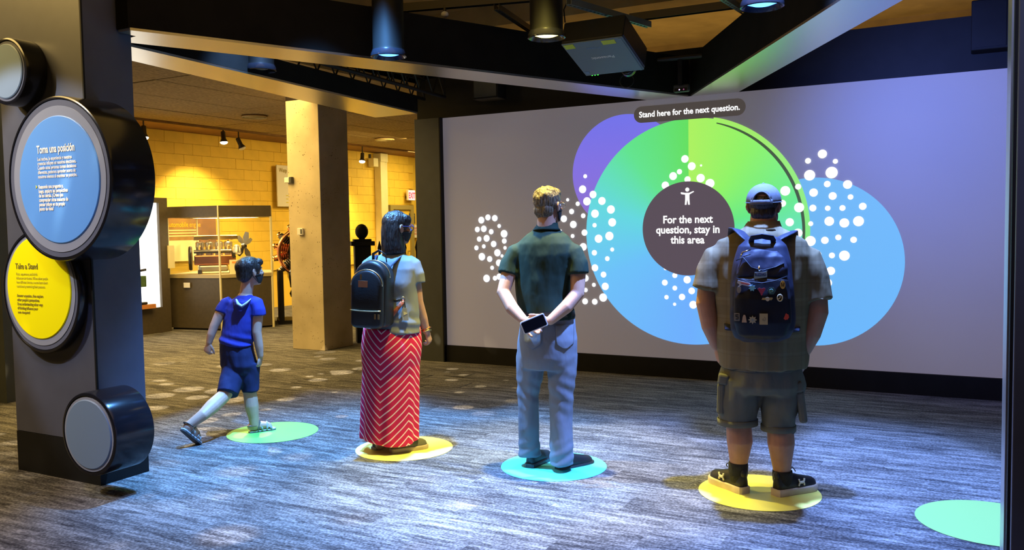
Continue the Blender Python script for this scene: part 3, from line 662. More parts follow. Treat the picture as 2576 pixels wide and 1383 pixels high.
# ------------------------------------------------------------------ gallery: lightbox, vitrine, engines
M['box_brown'] = mat('dark_brown_cabinet', (0.07, 0.055, 0.035), 0.5, var=0.1)
M['lightbox'] = emit('lightbox_white', (1.0, 0.97, 0.86), 2.6)
lb = thing('lightbox_display', 'dark cabinet with brightly glowing white backlit display niche', 'display cabinet', (-11.2, 9.34, 0))
# front faces +X; local y runs backwards along the face
mb = MB(); mb.box(-0.7, 0.0, -1.7, 0.0, 0, 0.40); mb.box(-0.7, 0.0, -1.7, 0.0, 2.03, 2.11); mb.box(-0.7, 0.0, -0.16, 0.0, 0.40, 2.03); mb.box(-0.7, 0.0, -1.7, -1.53, 0.40, 2.03)
mb.box(-0.7, -0.62, -1.53, -0.17, 0.40, 2.03)
obj('cabinet_shell', mb, M['box_brown'], lb)
obj('backlit_panel', MB().box(-0.09, -0.05, -1.53, -0.161, 0.40, 2.03), M['lightbox'], lb)
obj('wood_ledge', MB().box(-0.049, 0.10, -1.4, -0.36, 0.405, 0.47), mat('orange_wood', (0.5, 0.2, 0.06), 0.5), lb)
obj('blue_caption', MB().box(-0.05, -0.04, -1.0, -0.62, 1.28, 1.36), mat('blue_caption', (0.1, 0.25, 0.6), 0.5), lb)
obj('hinge_plate', MB().box(-0.05, 0.02, -0.03, 0.09, 1.0, 1.36), M['cream'], lb)
mi = thing('small_machine', 'small brass and dark measuring machine inside the glowing display', 'machine', (-11.18, 8.72, 0.472))
obj('machine_base', MB().box(-0.06, 0.07, -0.11, 0.12, 0.0, 0.04), M['steel'], mi, bevel=0.008)
obj('machine_post', MB().box(-0.03, 0.03, -0.09, -0.03, 0.04, 0.52), M['steel'], mi, bevel=0.006)
obj('machine_head', MB().box(-0.05, 0.05, -0.06, 0.13, 0.27, 0.44), mat('green_dial', (0.06, 0.12, 0.05), 0.4), mi, bevel=0.01)
obj('machine_arm', MB().tube([(0, -0.12, 0.50), (0, 0.16, 0.53)], 0.02, 10), M['steel'], mi)
obj('machine_wheel', MB().lathe([(0.08, -0.02), (0.09, 0), (0.08, 0.02), (0.03, 0.02), (0.03, -0.02)], Matrix.Translation((0.0, -0.17, 0.30)) @ Matrix.Rotation(PI/2, 4, 'Y'), 20), M['steel'], mi)

foot = [(-11.42, 9.50), (-10.44, 9.665), (-10.02, 10.38), (-10.75, 11.15), (-12.1, 10.7)]
vi = thing('glass_vitrine', 'glass display case with dark base and cap holding an engine', 'display case', (0, 0, 0))
XY = lambda u, v, t: (u, v, t)
def inset(P, d):
    cx = sum(p[0] for p in P)/len(P); cy = sum(p[1] for p in P)/len(P)
    return [(x+(cx-x)*d, y+(cy-y)*d) for x, y in P]
obj('vitrine_base', MB().prism(inset(foot, 0.02), XY, 0.03, 0.83), M['box_brown'], vi)
obj('vitrine_counter', MB().prism(foot, XY, 0.832, 0.888), mat('counter_edge', (0.40, 0.33, 0.18), 0.4), vi)
obj('vitrine_kick', MB().prism(inset(foot, 0.05), XY, 0.0, 0.03), M['black'], vi)
obj('vitrine_cap', MB().prism(foot, XY, 1.80, 1.975), M['box_brown'], vi)
pc = inset(foot, 0.015)
for i in range(3) if False else (0, 1, 2, 4):
    a, b = pc[i], pc[(i+1) % 5]; ln = math.hypot(b[0]-a[0], b[1]-a[1]); nx, ny = (b[1]-a[1])/ln*0.006, -(b[0]-a[0])/ln*0.006
    e = 0.012/ln
    a2 = (a[0]+(b[0]-a[0])*e, a[1]+(b[1]-a[1])*e); b2 = (b[0]+(a[0]-b[0])*e, b[1]+(a[1]-b[1])*e)
    obj('glass_pane', MB().prism([(a2[0]-nx, a2[1]-ny), (b2[0]-nx, b2[1]-ny), (b2[0]+nx, b2[1]+ny), (a2[0]+nx, a2[1]+ny)], XY, 0.889, 1.799), M['glass'], vi)
for i in (0, 1, 2, 3, 4):
    a = pc[i]; obj('corner_post', MB().box(a[0]-0.012, a[0]+0.012, a[1]-0.012, a[1]+0.012, 0.0 if i in (1, 2) else 0.889, 1.978 if i == 1 else 1.80), M['cream'], vi)
obj('price_card', MB().box(-0.06, 0.06, -0.004, 0.004, -0.04, 0.04), M['white'], vi, loc=(-11.06, 9.545, 0.72), rotz=math.radians(9.5))
VW = math.radians(46)
M['iron'] = mat('engine_iron', (0.10, 0.09, 0.08), 0.35, metal=0.8, var=0.4, vscale=12)
M['brass'] = mat('engine_brass', (0.75, 0.50, 0.18), 0.25, metal=1.0)
M['copper'] = mat('engine_copper', (0.65, 0.26, 0.12), 0.28, metal=1.0)
M['alum'] = mat('engine_aluminium', (0.72, 0.68, 0.58), 0.3, metal=0.9)
en = thing('car_engine', 'antique inline engine with fan blades inside the glass case', 'engine', (-10.88, 10.12, 0.888), VW)
obj('crankcase', MB().box(-0.42, 0.22, -0.14, 0.14, 0.14, 0.30), M['copper'], en, bevel=0.02)
obj('oil_sump', MB().box(-0.36, 0.10, -0.11, 0.11, 0.03, 0.14), M['alum'], en, bevel=0.03)
for s in (-0.34, 0.14): obj('engine_foot', MB().box(s-0.03, s+0.03, -0.16, 0.16, 0, 0.06), M['iron'], en)
for i in range(4):
    c = obj('cylinder', MB().lathe([(0.062, 0.29), (0.062, 0.42), (0.07, 0.43), (0.07, 0.50), (0.05, 0.52)], Matrix.Translation((-0.33+i*0.145, 0, 0)), 18), M['alum'], en, 'auto')
    obj('spark_plug', MB().lathe([(0.012, 0.51), (0.012, 0.57), (0.006, 0.60)], Matrix.Translation((-0.33+i*0.145, -0.03, 0)), 8), M['brass'], c)
    obj('intake_pipe', MB().tube([(-0.33+i*0.145, -0.07, 0.44), (-0.33+i*0.145, -0.15, 0.43), (-0.33+i*0.145, -0.16, 0.34)], 0.025, 10), M['brass'], en)
    obj('pushrod', MB().tube([(-0.30+i*0.145, -0.12, 0.22), (-0.30+i*0.145, -0.09, 0.50)], 0.008, 6), M['chrome'], en)
obj('valve_cover', MB().box(-0.43, 0.26, -0.06, 0.06, 0.54, 0.62), M['brass'], en, bevel=0.015)
obj('exhaust_manifold', MB().tube([(-0.42, -0.17, 0.36), (0.15, -0.17, 0.36), (0.2, -0.15, 0.25)], 0.03, 10), M['iron'], en)
obj('flywheel', MB().lathe([(0.19, -0.025), (0.2, 0.0), (0.19, 0.025), (0.05, 0.025), (0.05, -0.025)], Matrix.Translation((-0.48, 0, 0.25)) @ Matrix.Rotation(PI/2, 4, 'Y'), 28), M['iron'], en, 'auto')
obj('carburettor', MB().lathe([(0.05, 0), (0.07, 0.03), (0.06, 0.12), (0.03, 0.16)], Matrix.Translation((0.24, -0.12, 0.30)), 16), M['alum'], en, 'auto')
fh = obj('fan_hub', MB().lathe([(0.035, -0.05), (0.05, 0), (0.03, 0.04)], Matrix.Translation((0.36, -0.05, 0.44)) @ Matrix.Rotation(PI/2, 4, 'Y'), 16), M['iron'], en, 'auto')
for i, a in enumerate((0.5, 1.2, 2.4, 3.9, 5.3)):
    ca, sa = math.cos(a), math.sin(a)
    pol = [(0.03, -0.015), (0.14, -0.05), (0.24, -0.03), (0.24, 0.03), (0.14, 0.05), (0.03, 0.015)]
    obj('fan_blade', MB().prism(pol, lambda u, v, t: (0.36+u*ca*0.55-v*sa, -0.08+t-u*ca*0.2, 0.44+u*sa+v*ca*0.6), 0, 0.008), M['alum'] if i < 2 else M['iron'], fh)
cd = thing('information_card', 'tilted printed card with orange heading beside the engine in the case', 'card', (-10.36, 10.02, 0.889), VW)
obj('card_board', MB().prism([(0, 0), (0.01, 0), (0.10, 0.22), (0.09, 0.22)], lambda u, v, t: (t, u, v), -0.17, 0.17), M['cream'], cd)
obj('card_heading', MB().prism([(0.074, 0.195), (0.076, 0.195), (0.066, 0.165), (0.062, 0.165)], lambda u, v, t: (t, u-0.002, v), -0.13, 0.02), mat('orange_print', (0.8, 0.25, 0.02), 0.5), cd)
wp_ = thing('wall_panel_sign', 'brown engine information panel on the wall behind the case', 'sign', (-12.45, 10.2, 0))
obj('sign_board', MB().box(0, 0.02, -0.1, 1.25, 1.35, 1.82), M['brown'], wp_)
obj('sign_sheet', MB().box(0.02, 0.024, -0.1, 0.85, 1.05, 1.42), M['cream'], wp_)
RIGHT = lambda x, y, z: Matrix(((0, 0, 1, x), (1, 0, 0, y), (0, 1, 0, z), (0, 0, 0, 1)))      # text plane facing +X
text('heading_lettering', 'Automobile engine', mat('amber_ink', (1.0, 0.5, 0.02), 0.5), wp_, 0.125, RIGHT(0.024, 0.12, 1.66), 'LEFT', 0.002, 0.8)
for i in range(3): text('body_lettering', 'The engine turned fuel into motion for the road', M['cream'], wp_, 0.045, RIGHT(0.024, 0.12, 1.60-i*0.055), 'LEFT', 0, 0.7) if False else obj('body_lines', MB().box(0.021, 0.0225, 0.12, 0.80, 1.59-i*0.05, 1.61-i*0.05), M['cream'], wp_)
# large dark engine on its stand between case and pillar
en2 = thing('aircraft_engine', 'large dark radial engine on a stand behind the pillar', 'engine', (-10.12, 11.20, 0), VW)
for i, (cx, cz, r) in enumerate(((0.0, 1.2, 0.24), (0.05, 0.85, 0.30))):
    obj('crankcase', MB().lathe([(r*0.6, -0.25), (r, -0.2), (r*1.05, 0), (r, 0.2), (r*0.5, 0.26)], Matrix.Translation((cx, 0, cz)) @ Matrix.Rotation(PI/2, 4, 'X'), 24), M['gloss_black'], en2, 'auto')
for i in range(14):
    a = 2*PI*i/14; q = Matrix.Translation((0, -0.16 if i % 2 else 0.04, 1.2)) @ Matrix.Rotation(a, 4, 'Y')
    pf = [(0.05, 0.22)]
    for j in range(5): pf += [(0.085, 0.25+j*0.035), (0.085, 0.262+j*0.035), (0.06, 0.266+j*0.035)]
    c = obj('cylinder', MB().lathe(pf+[(0.05, 0.46)], q, 14), M['copper'] if i % 3 else M['iron'], en2, 'auto')
    obj('rocker_box', MB().ell((0, 0, 0), (0.05, 0.04, 0.035), None, 10, 8), M['brass'], c, True).matrix_local = q @ Matrix.Translation((0, 0, 0.48))
obj('collector_ring', MB().tube([(0.40*math.cos(2*PI*i/32), -0.24, 1.2+0.40*math.sin(2*PI*i/32)) for i in range(32)], 0.03, 8, close=True), M['copper'], en2, True)
for i in range(5): obj('exhaust_stub', MB().tube([(-0.2+i*0.12, -0.25, 0.98), (-0.22+i*0.13, -0.34, 0.8), (-0.2+i*0.14, -0.30, 0.62)], 0.035, 10), M['gloss_black'], en2, True)
obj('engine_stand', MB().box(-0.44, 0.44, -0.3, 0.35, 0.0, 0.06).box(-0.42, -0.34, -0.3, 0.3, 0.06, 0.9).box(0.34, 0.42, -0.3, 0.3, 0.06, 0.9), M['black'], en2)
obj('supercharger', MB().lathe([(0.12, 0.40), (0.22, 0.44), (0.24, 0.5), (0.2, 0.58), (0.1, 0.6)], Matrix.Translation((0.0, -0.1, 0)), 24), M['gloss_black'], en2, 'auto')
sg = thing('hanging_sign', 'white printed sign on the yellow wall partly hidden by pillar', 'sign', (-12.42, 13.04, 2.05))
obj('sign_board', MB().box(0.0, 0.03, 0, 1.0, 0, 0.84), M['white'], sg, bevel=0.01)
obj('wall_standoff', MB().box(-0.11, 0.0, 0.3, 0.7, 0.3, 0.5), M['steel'], sg)
text('heading_lettering', 'Wasp Major', M['ink_olive'], sg, 0.12, RIGHT(0.032, 0.06, 0.70), 'LEFT', 0.002, 0.8)
for i in range(3): obj('body_lines', MB().box(0.031, 0.0325, 0.24, 0.8, 0.22-i*0.07, 0.235-i*0.07), M['ink_pale'], sg)
obj('emblem', MB().lathe([(0.06, 0), (0.06, 0.003), (0.001, 0.003)], Matrix.Translation((0.031, 0.5, 0.36)) @ Matrix.Rotation(PI/2, 4, 'Y'), 20), M['ink_olive'], sg)

# ------------------------------------------------------------------ gallery: door corner and iron fence
dr = obj('door_1', MB().box(-12.52, -12.46, 16.98, 17.72, 0.0, 2.02), M['yellow']); tag(dr, kind='structure')
fr_ = MB(); fr_.box(-12.52, -12.40, 16.86, 16.98, 0, 2.14); fr_.box(-12.52, -12.40, 17.72, 17.84, 0, 2.14); fr_.box(-12.52, -12.40, 16.98, 17.72, 2.03, 2.14)
obj('door_frame', fr_, mat('olive_frame', (0.30, 0.24, 0.08), 0.5), dr)
obj('door_handle', MB().tube([(-12.45, 17.62, 1.0), (-12.40, 17.62, 1.0), (-12.40, 17.52, 1.0)], 0.012, 8), M['chrome'], dr)
tm = obj('trim_1', MB().box(-12.52, -12.34, 16.42, 16.60, 0, 3.3).box(-12.52, -12.30, 16.38, 16.66, 3.15, 3.34), M['cream']); tag(tm, kind='structure')
tm2 = obj('trim_2', MB().box(-12.52, -12.44, 16.7, 16.82, 0, 3.34), M['cream']); tag(tm2, kind='structure')
bx = thing('wall_speaker', 'small pale box mounted high left of the pipe', 'box', (-12.44, 16.25, 3.12))
obj('box_case', MB().box(-0.06, 0.10, -0.09, 0.09, -0.1, 0.1), M['cream'], bx, bevel=0.01)
obj('box_bracket', MB().box(-0.1, -0.06, -0.03, 0.03, 0.02, 0.2), M['steel'], bx)
ex = thing('exit_sign', 'glowing red lettered EXIT sign above the door corner', 'sign', (-12.42, 17.70, 2.26))
obj('sign_box', MB().box(0, 0.06, -0.15, 0.15, 0, 0.26), M['white'], ex, bevel=0.008)
obj('glow_face', MB().box(0.061, 0.064, -0.14, 0.14, 0.01, 0.25), emit('exit_face', (1.0, 0.72, 0.66), 1.3), ex)
text('exit_lettering', 'EXIT', emit('exit_red', (1.0, 0.06, 0.06), 1.6), ex, 0.20, RIGHT(0.066, 0, 0.055), 'CENTER', 0.006, 0.68)
obj('sign_arm', MB().box(-0.11, 0.0, -0.03, 0.03, 0.05, 0.12), M['steel'], ex)
lamp('exit_glow', 'POINT', (-12.2, 17.55, 2.5), None, 1.2, (1, 0.1, 0.04), 0.1)
p10 = thing('door_sign', 'dark sign reading project 10 right of the door', 'sign', (-12.46, 17.80, 1.68))
obj('sign_plate', MB().box(0, 0.02, -0.10, 0.14, 0, 0.26), M['charcoal'], p10)
text('sign_lettering', 'PROJECT', M['white'], p10, 0.055, RIGHT(0.022, 0.02, 0.18), 'CENTER', 0.001, 0.8)
text('sign_lettering', '10', M['white'], p10, 0.11, RIGHT(0.022, 0.02, 0.06), 'CENTER', 0.002, 0.9)
nt_ = thing('paper_notice', 'white paper notice with red print below the dark sign', 'notice', (-12.46, 17.96, 1.33))
obj('notice_sheet', MB().box(0, 0.006, -0.14, 0.16, 0, 0.32), M['white'], nt_)
text('notice_lettering', 'EMERGENCY\nEXIT\nONLY', mat('red_ink', (0.5, 0.04, 0.03), 0.5), nt_, 0.07, RIGHT(0.008, 0.01, 0.21), 'CENTER', 0.001, 0.6)
fe = thing('iron_fence', 'black wrought iron fence with square ball-topped post behind the woman', 'fence', (-7.46, 9.46, 0), math.radians(44))
fp = obj('fence_post', MB().box(-0.11, 0.11, -0.11, 0.11, 0, 1.34).box(-0.16, 0.16, -0.16, 0.16, 1.34, 1.40).box(-0.12, 0.12, -0.12, 0.12, 1.40, 1.43).box(-0.04, 0.04, -0.04, 0.04, 1.43, 1.47), M['black'], fe, bevel=0.006)
obj('post_ball', MB().ell((0, 0, 1.535), (0.09, 0.09, 0.105), None, 20, 12), M['black'], fp, True)
for z in (0.18, 1.08): obj('fence_rail', MB().box(0.11, 2.6, -0.02, 0.02, z, z+0.05), M['black'], fe)
pk = None
for i in range(14):
    if pk is None: pk = o = obj('picket', MB().rings([[(a*s, b*s, z) for a, b in ((-1, -1), (1, -1), (1, 1), (-1, 1))] for z, s in ((0.08, 0.016), (1.24, 0.016), (1.30, 0.026), (1.40, 0.003))]), M['black'], fe)
    else: o = pk.copy(); COL.objects.link(o); o.parent = fe
    o.location = (0.24+i*0.175, 0, 0)

lamp('case_lamp', 'AREA', (-10.95, 10.3, 1.79), (-10.95, 10.3, 0), 70, (1.0, 0.80, 0.42), (0.9, 0.6))

# ------------------------------------------------------------------ people: helpers
def fabric(name, col, rough=0.85, var=0.08, fold=0.5, fscale=9, weave=0.1, stretch=(1, 1, 0.45)):
    m = mat(name, col, rough, spec=0.2, var=var, vscale=7, bump=fold, bscale=fscale, stretch=stretch)
    for n in m.node_tree.nodes:
        if n.type == 'BUMP': n.inputs['Distance'].default_value = 0.03
    return m
def hairmat(name, a, b):
    m = mat(name, a, 0.38, spec=0.5, var=0.0, bump=0.9, bscale=26, stretch=(3, 3, 0.5)); nt = m.node_tree
    bs = nt.nodes['Principled BSDF']; tc = nt.nodes.new('ShaderNodeTexCoord'); mp = nt.nodes.new('ShaderNodeMapping'); mp.inputs['Scale'].default_value = (60, 60, 9)
    n = nt.nodes.new('ShaderNodeTexNoise'); n.inputs['Scale'].default_value = 2
    nt.links.new(tc.outputs['Object'], mp.inputs[0]); nt.links.new(mp.outputs[0], n.inputs['Vector'])
    r = ramp(nt, [(0.35, a), (0.65, b)]); nt.links.new(n.outputs[0], r.inputs[0]); nt.links.new(r.outputs[0], bs.inputs['Base Color'])
    for q in nt.nodes:
        if q.type == 'BUMP': q.inputs['Distance'].default_value = 0.012
    return m
M['skin'] = mat('skin', (0.46, 0.255, 0.17), 0.5, spec=0.35, var=0.08, vscale=18, bump=0.05, bscale=80)
M['skin_tan'] = mat('tanned_skin', (0.40, 0.20, 0.12), 0.5, spec=0.35, var=0.1, vscale=18, bump=0.05, bscale=80)
M['skin_pale'] = mat('pale_skin', (0.50, 0.30, 0.22), 0.5, spec=0.35, var=0.06, vscale=18)
M['eye'] = mat('eye_white', (0.8, 0.78, 0.75), 0.2); M['iris'] = mat('iris', (0.06, 0.04, 0.03), 0.2); M['lip'] = mat('lip', (0.45, 0.17, 0.14), 0.45)
M['mask'] = mat('black_mask_cloth', (0.018, 0.018, 0.02), 0.8, bump=0.1, bscale=150)
M['glasses'] = mat('glasses_frame', (0.02, 0.02, 0.03), 0.25)
def rg(c, rx, ry, rot=0, n=28, tilt=0):
    c = Vector(c); ca, sa = math.cos(rot), math.sin(rot); R = []
    for k in range(n):
        a = 2*PI*k/n; x = rx*math.cos(a); y = ry*math.sin(a)
        R.append(c+Vector((x*ca-y*sa, x*sa+y*ca, tilt*(x*ca-y*sa))))
    return R
def loft(mb, spec, rot=0, n=28):
    mb.rings([rg(s[0], s[1], s[2], rot if len(s) < 4 else s[3], n) for s in spec]); return mb
def HM(c, yaw, pitch=0, s=1.0, rl=0):
    return Matrix.Translation(c) @ Matrix.Rotation(yaw, 4, 'Z') @ Matrix.Rotation(pitch, 4, 'X') @ Matrix.Rotation(rl, 4, 'Y') @ Matrix.Scale(s, 4)
def hell(mb, H, c, r, nu=24, nv=16):
    m3 = H.to_3x3(); return mb.ell(H @ Vector(c), r, m3, nu, nv)
def head_mesh(mb, H, neck_to, neck_r, jaw=1.0):
    hell(mb, H, (0, -0.012, 0.035), (0.074, 0.094, 0.085)); hell(mb, H, (0, 0.02, -0.02), (0.062*jaw, 0.072, 0.088))
    hell(mb, H, (0, 0.062, -0.088), (0.030*jaw, 0.024, 0.022)); hell(mb, H, (0, 0.035, -0.07), (0.052*jaw, 0.052, 0.04))
    mb.limb([H @ Vector(p) for p in ((0, 0.088, 0.022), (0, 0.104, -0.012), (0, 0.106, -0.022))], [0.008*H.to_scale()[0], 0.011*H.to_scale()[0], 0.012*H.to_scale()[0]], 10)
    hell(mb, H, (0.013, 0.095, -0.024), (0.009, 0.010, 0.008), 10, 8); hell(mb, H, (-0.013, 0.095, -0.024), (0.009, 0.010, 0.008), 10, 8)
    for s in (-1, 1):
        hell(mb, H, (s*0.031, 0.075, 0.030), (0.022, 0.014, 0.008), 12, 8)          # brow
        hell(mb, H, (s*0.044, 0.062, -0.018), (0.020, 0.018, 0.018), 12, 8)         # cheek
        e = H @ Matrix.Translation((s*0.076, -0.008, -0.002)) @ Matrix.Rotation(s*0.45, 4, 'Z') @ Matrix.Rotation(0.15, 4, 'X')
        mb.ell(e @ Vector((0, 0, 0)), (0.010, 0.020, 0.032), e.to_3x3(), 14, 10)
        ring = [e @ Vector((s*0.007, 0.017*math.cos(a), 0.004+0.026*math.sin(a))) for a in [PI*(-0.45+1.6*i/11) for i in range(12)]]
        mb.tube(ring, 0.0048*H.to_scale()[0], 6)
    mb.limb([H @ Vector((0, -0.022, -0.045)), Vector(neck_to)], [neck_r, neck_r*1.08], 18)
def face_bits(par, H, mouth=True):
    for s in (-1, 1):
        mb = MB(); hell(mb, H, (s*0.031, 0.074, 0.008), (0.0125, 0.0125, 0.0115), 14, 10); e = obj('eye', mb, M['eye'], par, True)
        mb = MB(); hell(mb, H, (s*0.031, 0.0835, 0.008), (0.006, 0.0045, 0.006), 10, 8); obj('iris', mb, M['iris'], e, True)
    if mouth:
        mb = MB(); hell(mb, H, (0, 0.090, -0.052), (0.022, 0.007, 0.006), 14, 8); obj('mouth', mb, M['lip'], par, True)
def face_mask(par, H, m):
    mb = MB(); n = 18; R = []
    for i in range(9):
        t = i/8; z = -0.012-0.088*t; w = 1.15-0.35*t; b = 0.100-0.022*t+0.014*math.sin(PI*t)*0.8
        if i == 0: b = 0.108
        row = []
        for k in range(n+1):
            a = (k/n-0.5)*PI*w; x = math.sin(a)*(0.071-0.010*t); y = 0.012+(b-0.012)*math.cos(a)
            if i < 3 and abs(k-n/2) < 2: y += 0.012*(1-abs(k-n/2)/2)
            row.append((x, y, z+0.015*abs(math.sin(a))*(-1 if i == 0 else 0.6*t)))
        R.append(row)
    vs = [H @ Vector(p) for r in R for p in r]; L = n+1
    fs = [(i*L+k, i*L+k+1, (i+1)*L+k+1, (i+1)*L+k) for i in range(8) for k in range(n)]
    mb.add(vs, fs); o = obj('face_mask', mb, m, par, True)
    so = o.modifiers.new('s', 'SOLIDIFY'); so.thickness = 0.003; so.offset = 1
    for s in (-1, 1):
        p = [H @ Vector(q) for q in ((s*0.066, 0.04, -0.020), (s*0.080, 0.012, 0.004), (s*0.083, -0.014, 0.028), (s*0.082, -0.030, 0.008), (s*0.080, -0.022, -0.030), (s*0.062, 0.030, -0.085))]
        obj('ear_loop', MB().tube(p, 0.0022, 6), m, o)
    return o
def eyeglasses(par, H, m):
    g = None
    for s in (-1, 1):
        ring = [H @ Vector((s*(0.033+0.027*math.cos(a)), 0.100-0.10*abs(0.033+0.027*math.cos(a))*0.3, 0.006+0.020*math.sin(a))) for a in [2*PI*i/28 for i in range(28)]]
        o = obj('glasses' if g is None else 'glasses_rim', MB().tube(ring, 0.0024, 6, close=True), m, par if g is None else g, True)
        if g is None: g = o
        obj('temple_arm', MB().tube([H @ Vector(q) for q in ((s*0.060, 0.094, 0.012), (s*0.078, 0.07, 0.014), (s*0.083, -0.002, 0.016), (s*0.080, -0.022, 0.0))], 0.0026, 6), m, g)
    obj('bridge', MB().tube([H @ Vector((-0.008, 0.102, 0.010)), H @ Vector((0, 0.106, 0.013)), H @ Vector((0.008, 0.102, 0.010))], 0.002, 6), m, g)
    return g
def hand_mesh(mb, w, d, nrm, curl=0.4, s=1.0, thumb=1, tcurl=0.3, spread=1.0):
    """w wrist, d direction of the hand, nrm palm side, thumb=+1/-1 side"""
    w = Vector(w); d = Vector(d).normalized(); n = Vector(nrm); n = (n-d*n.dot(d)).normalized(); t = d.cross(n).normalized()*thumb
    k = s
    mb.rings([[w+d*q*k+t*(tw*math.cos(a))*k+n*(th*math.sin(a))*k for a in [2*PI*i/14 for i in range(14)]] for q, tw, th in ((-0.01, 0.022, 0.018), (0.015, 0.027, 0.017), (0.045, 0.038, 0.017), (0.075, 0.041, 0.014), (0.09, 0.037, 0.011))])
    mb.ell(w+(d*0.035+t*0.022+n*0.008)*k, (0.018*k, 0.018*k, 0.018*k), None, 12, 8)
    for i, (o, L) in enumerate(((0.030, 0.068), (0.0105, 0.077), (-0.0095, 0.071), (-0.029, 0.056))):
        p = w+d*(0.075-0.003*abs(i-1))*k+t*o*k; pts = [p]; dd = (d+t*o*1.2*spread).normalized(); ax = dd.cross(n).normalized()
        for j, q in enumerate((0.22, 0.44, 0.30, 0.22)):
            if j: dd = Matrix.Rotation(curl*(1.1 if j == 1 else 0.9), 3, ax) @ dd
            p = p+dd*L*q*k; pts.append(p)
        mb.limb(pts, [0.0095*k, 0.0092*k, 0.0085*k, 0.0078*k, 0.007*k], 10)
    p = w+(d*0.022+t*0.026)*k; dd = (d*0.75+t*0.75+n*0.25).normalized(); pts = [p]
    for j, q in enumerate((0.03, 0.030, 0.024)):
        p = p+dd*q*k; pts.append(p); dd = (dd+(d*0.6-t*0.5+n*0.5)*tcurl).normalized()
    mb.limb(pts, [0.013*k, 0.0115*k, 0.010*k, 0.0085*k], 10)
def shoe(par, heel, yaw, L, um, sm, hh=1.0, W=1.0, name='shoe'):
    """heel = back centre on the floor, yaw = direction of the toes"""
    q = Matrix.Translation(heel) @ Matrix.Rotation(yaw, 4, 'Z')
    T = ((0.0, 0.018, 0.075), (0.03, 0.030, 0.09), (0.12, 0.035, 0.095), (0.28, 0.036, 0.092), (0.42, 0.038, 0.086), (0.6, 0.044, 0.074), (0.78, 0.046, 0.064), (0.90, 0.042, 0.058), (0.97, 0.031, 0.050), (1.0, 0.018, 0.040))
    R = []; S = []
    for t, w, h in T:
        w *= W*L/0.28; h *= hh
        R.append([q @ Vector((w*math.cos(a)*(1.0 if math.sin(a) < 0.2 else 0.92), t*L, 0.022+(h-0.022)*max(0, math.sin(a))**0.8)) for a in [2*PI*i/18 for i in range(18)]])
        ws = w+0.006; e = 0.012 if t > 0.9 else 0.0
        S.append([q @ Vector((sx*ws, t*(L+0.014)-0.007, z)) for sx, z in ((-1, e), (-0.96, 0.0+e), (0.96, 0.0+e), (1, 0.006+e), (1, 0.034), (0.9, 0.040), (-0.9, 0.040), (-1, 0.034))])
    o = obj(name, MB().rings(R), um, par, True)
    obj('sole', MB().rings(S), sm, o, 'auto', bevel=0)
    return o, q
def rib(par, name, pts, r, m, flat=0.25, upv=None, n=10):
    return obj(name, MB().tube(pts, r, n, flat=flat, upv=upv), m, par, True)
def foldwarp(a=0.006, f=9.0, sx=1.0, seed=0.0):
    def w(co, no):
        q = Vector((co.x*f*sx+seed, co.y*f*sx, co.z*f*0.6)); q2 = q*2.3
        return no*(a*(noise.noise(q)+0.5*noise.noise(q2)))
    return w

def patch(name, poly, c, target, m, par, thick=0.004):
    """flat piece of cloth laid onto the garment behind it (grid projected along +y)"""
    us = [p[0] for p in poly]; vs_ = [p[1] for p in poly]; nu, nv = 14, 14
    def edge(v):
        xs = []
        for i in range(len(poly)):
            (x0, y0), (x1, y1) = poly[i], poly[(i+1) % len(poly)]
            if y0 != y1 and min(y0, y1) <= v <= max(y0, y1): xs.append(x0+(x1-x0)*(v-y0)/(y1-y0))
        return (min(xs), max(xs)) if xs else (0, 0)
    V = []; F = []
    for i in range(nv+1):
        v = min(vs_)+1e-5+(max(vs_)-min(vs_)-2e-5)*i/nv; a, b = edge(v)
        for k in range(nu+1): V.append((c[0]+a+(b-a)*k/nu, c[1], c[2]+v))
    for i in range(nv):
        for k in range(nu): F.append((i*(nu+1)+k, i*(nu+1)+k+1, (i+1)*(nu+1)+k+1, (i+1)*(nu+1)+k))
    o = obj(name, MB().add(V, F), m, par, True)
    w = o.modifiers.new('w', 'SHRINKWRAP'); w.target = target; w.wrap_method = 'PROJECT'; w.use_project_y = True; w.use_project_x = False; w.use_project_z = False
    w.use_positive_direction = True; w.use_negative_direction = False; w.offset = 0.003
    q = o.modifiers.new('s', 'SOLIDIFY'); q.thickness = thick; q.offset = 0
    return o

# ------------------------------------------------------------------ man with the phone (navy shirt, jeans)
P = thing('person', 'grey-haired man in navy polo shirt and jeans with hands behind his back', 'person', (-2.413,4.915,0),0.456)
TH = -0.45
H = HM((0.029,0,1.691), -0.62, 0.02, 1.0)
M['polo'] = fabric('navy_polo', (0.014, 0.032, 0.022), 0.8, 0.1, 0.5, 8)
M['jeans'] = fabric('washed_jeans', (0.18, 0.20, 0.235), 0.9, 0.18, 0.55, 8)
M['hair_grey'] = hairmat('short_grey_blond_hair', (0.09, 0.07, 0.045), (0.27, 0.22, 0.14))
b = MB(); head_mesh(b, H, (0.011,-0.02,1.52), 0.058)
loft(b, [((0.007,0,1.54), 0.06, 0.06), ((0,0,1.464), 0.11, 0.075), ((-0.006,0,1.388), 0.165, 0.09), ((-0.023,0,1.235), 0.16, 0.10), ((-0.001,0,1.03), 0.15, 0.10), ((0.007,0,0.851), 0.16, 0.11), ((0.005,0,0.722), 0.15, 0.10)], TH)
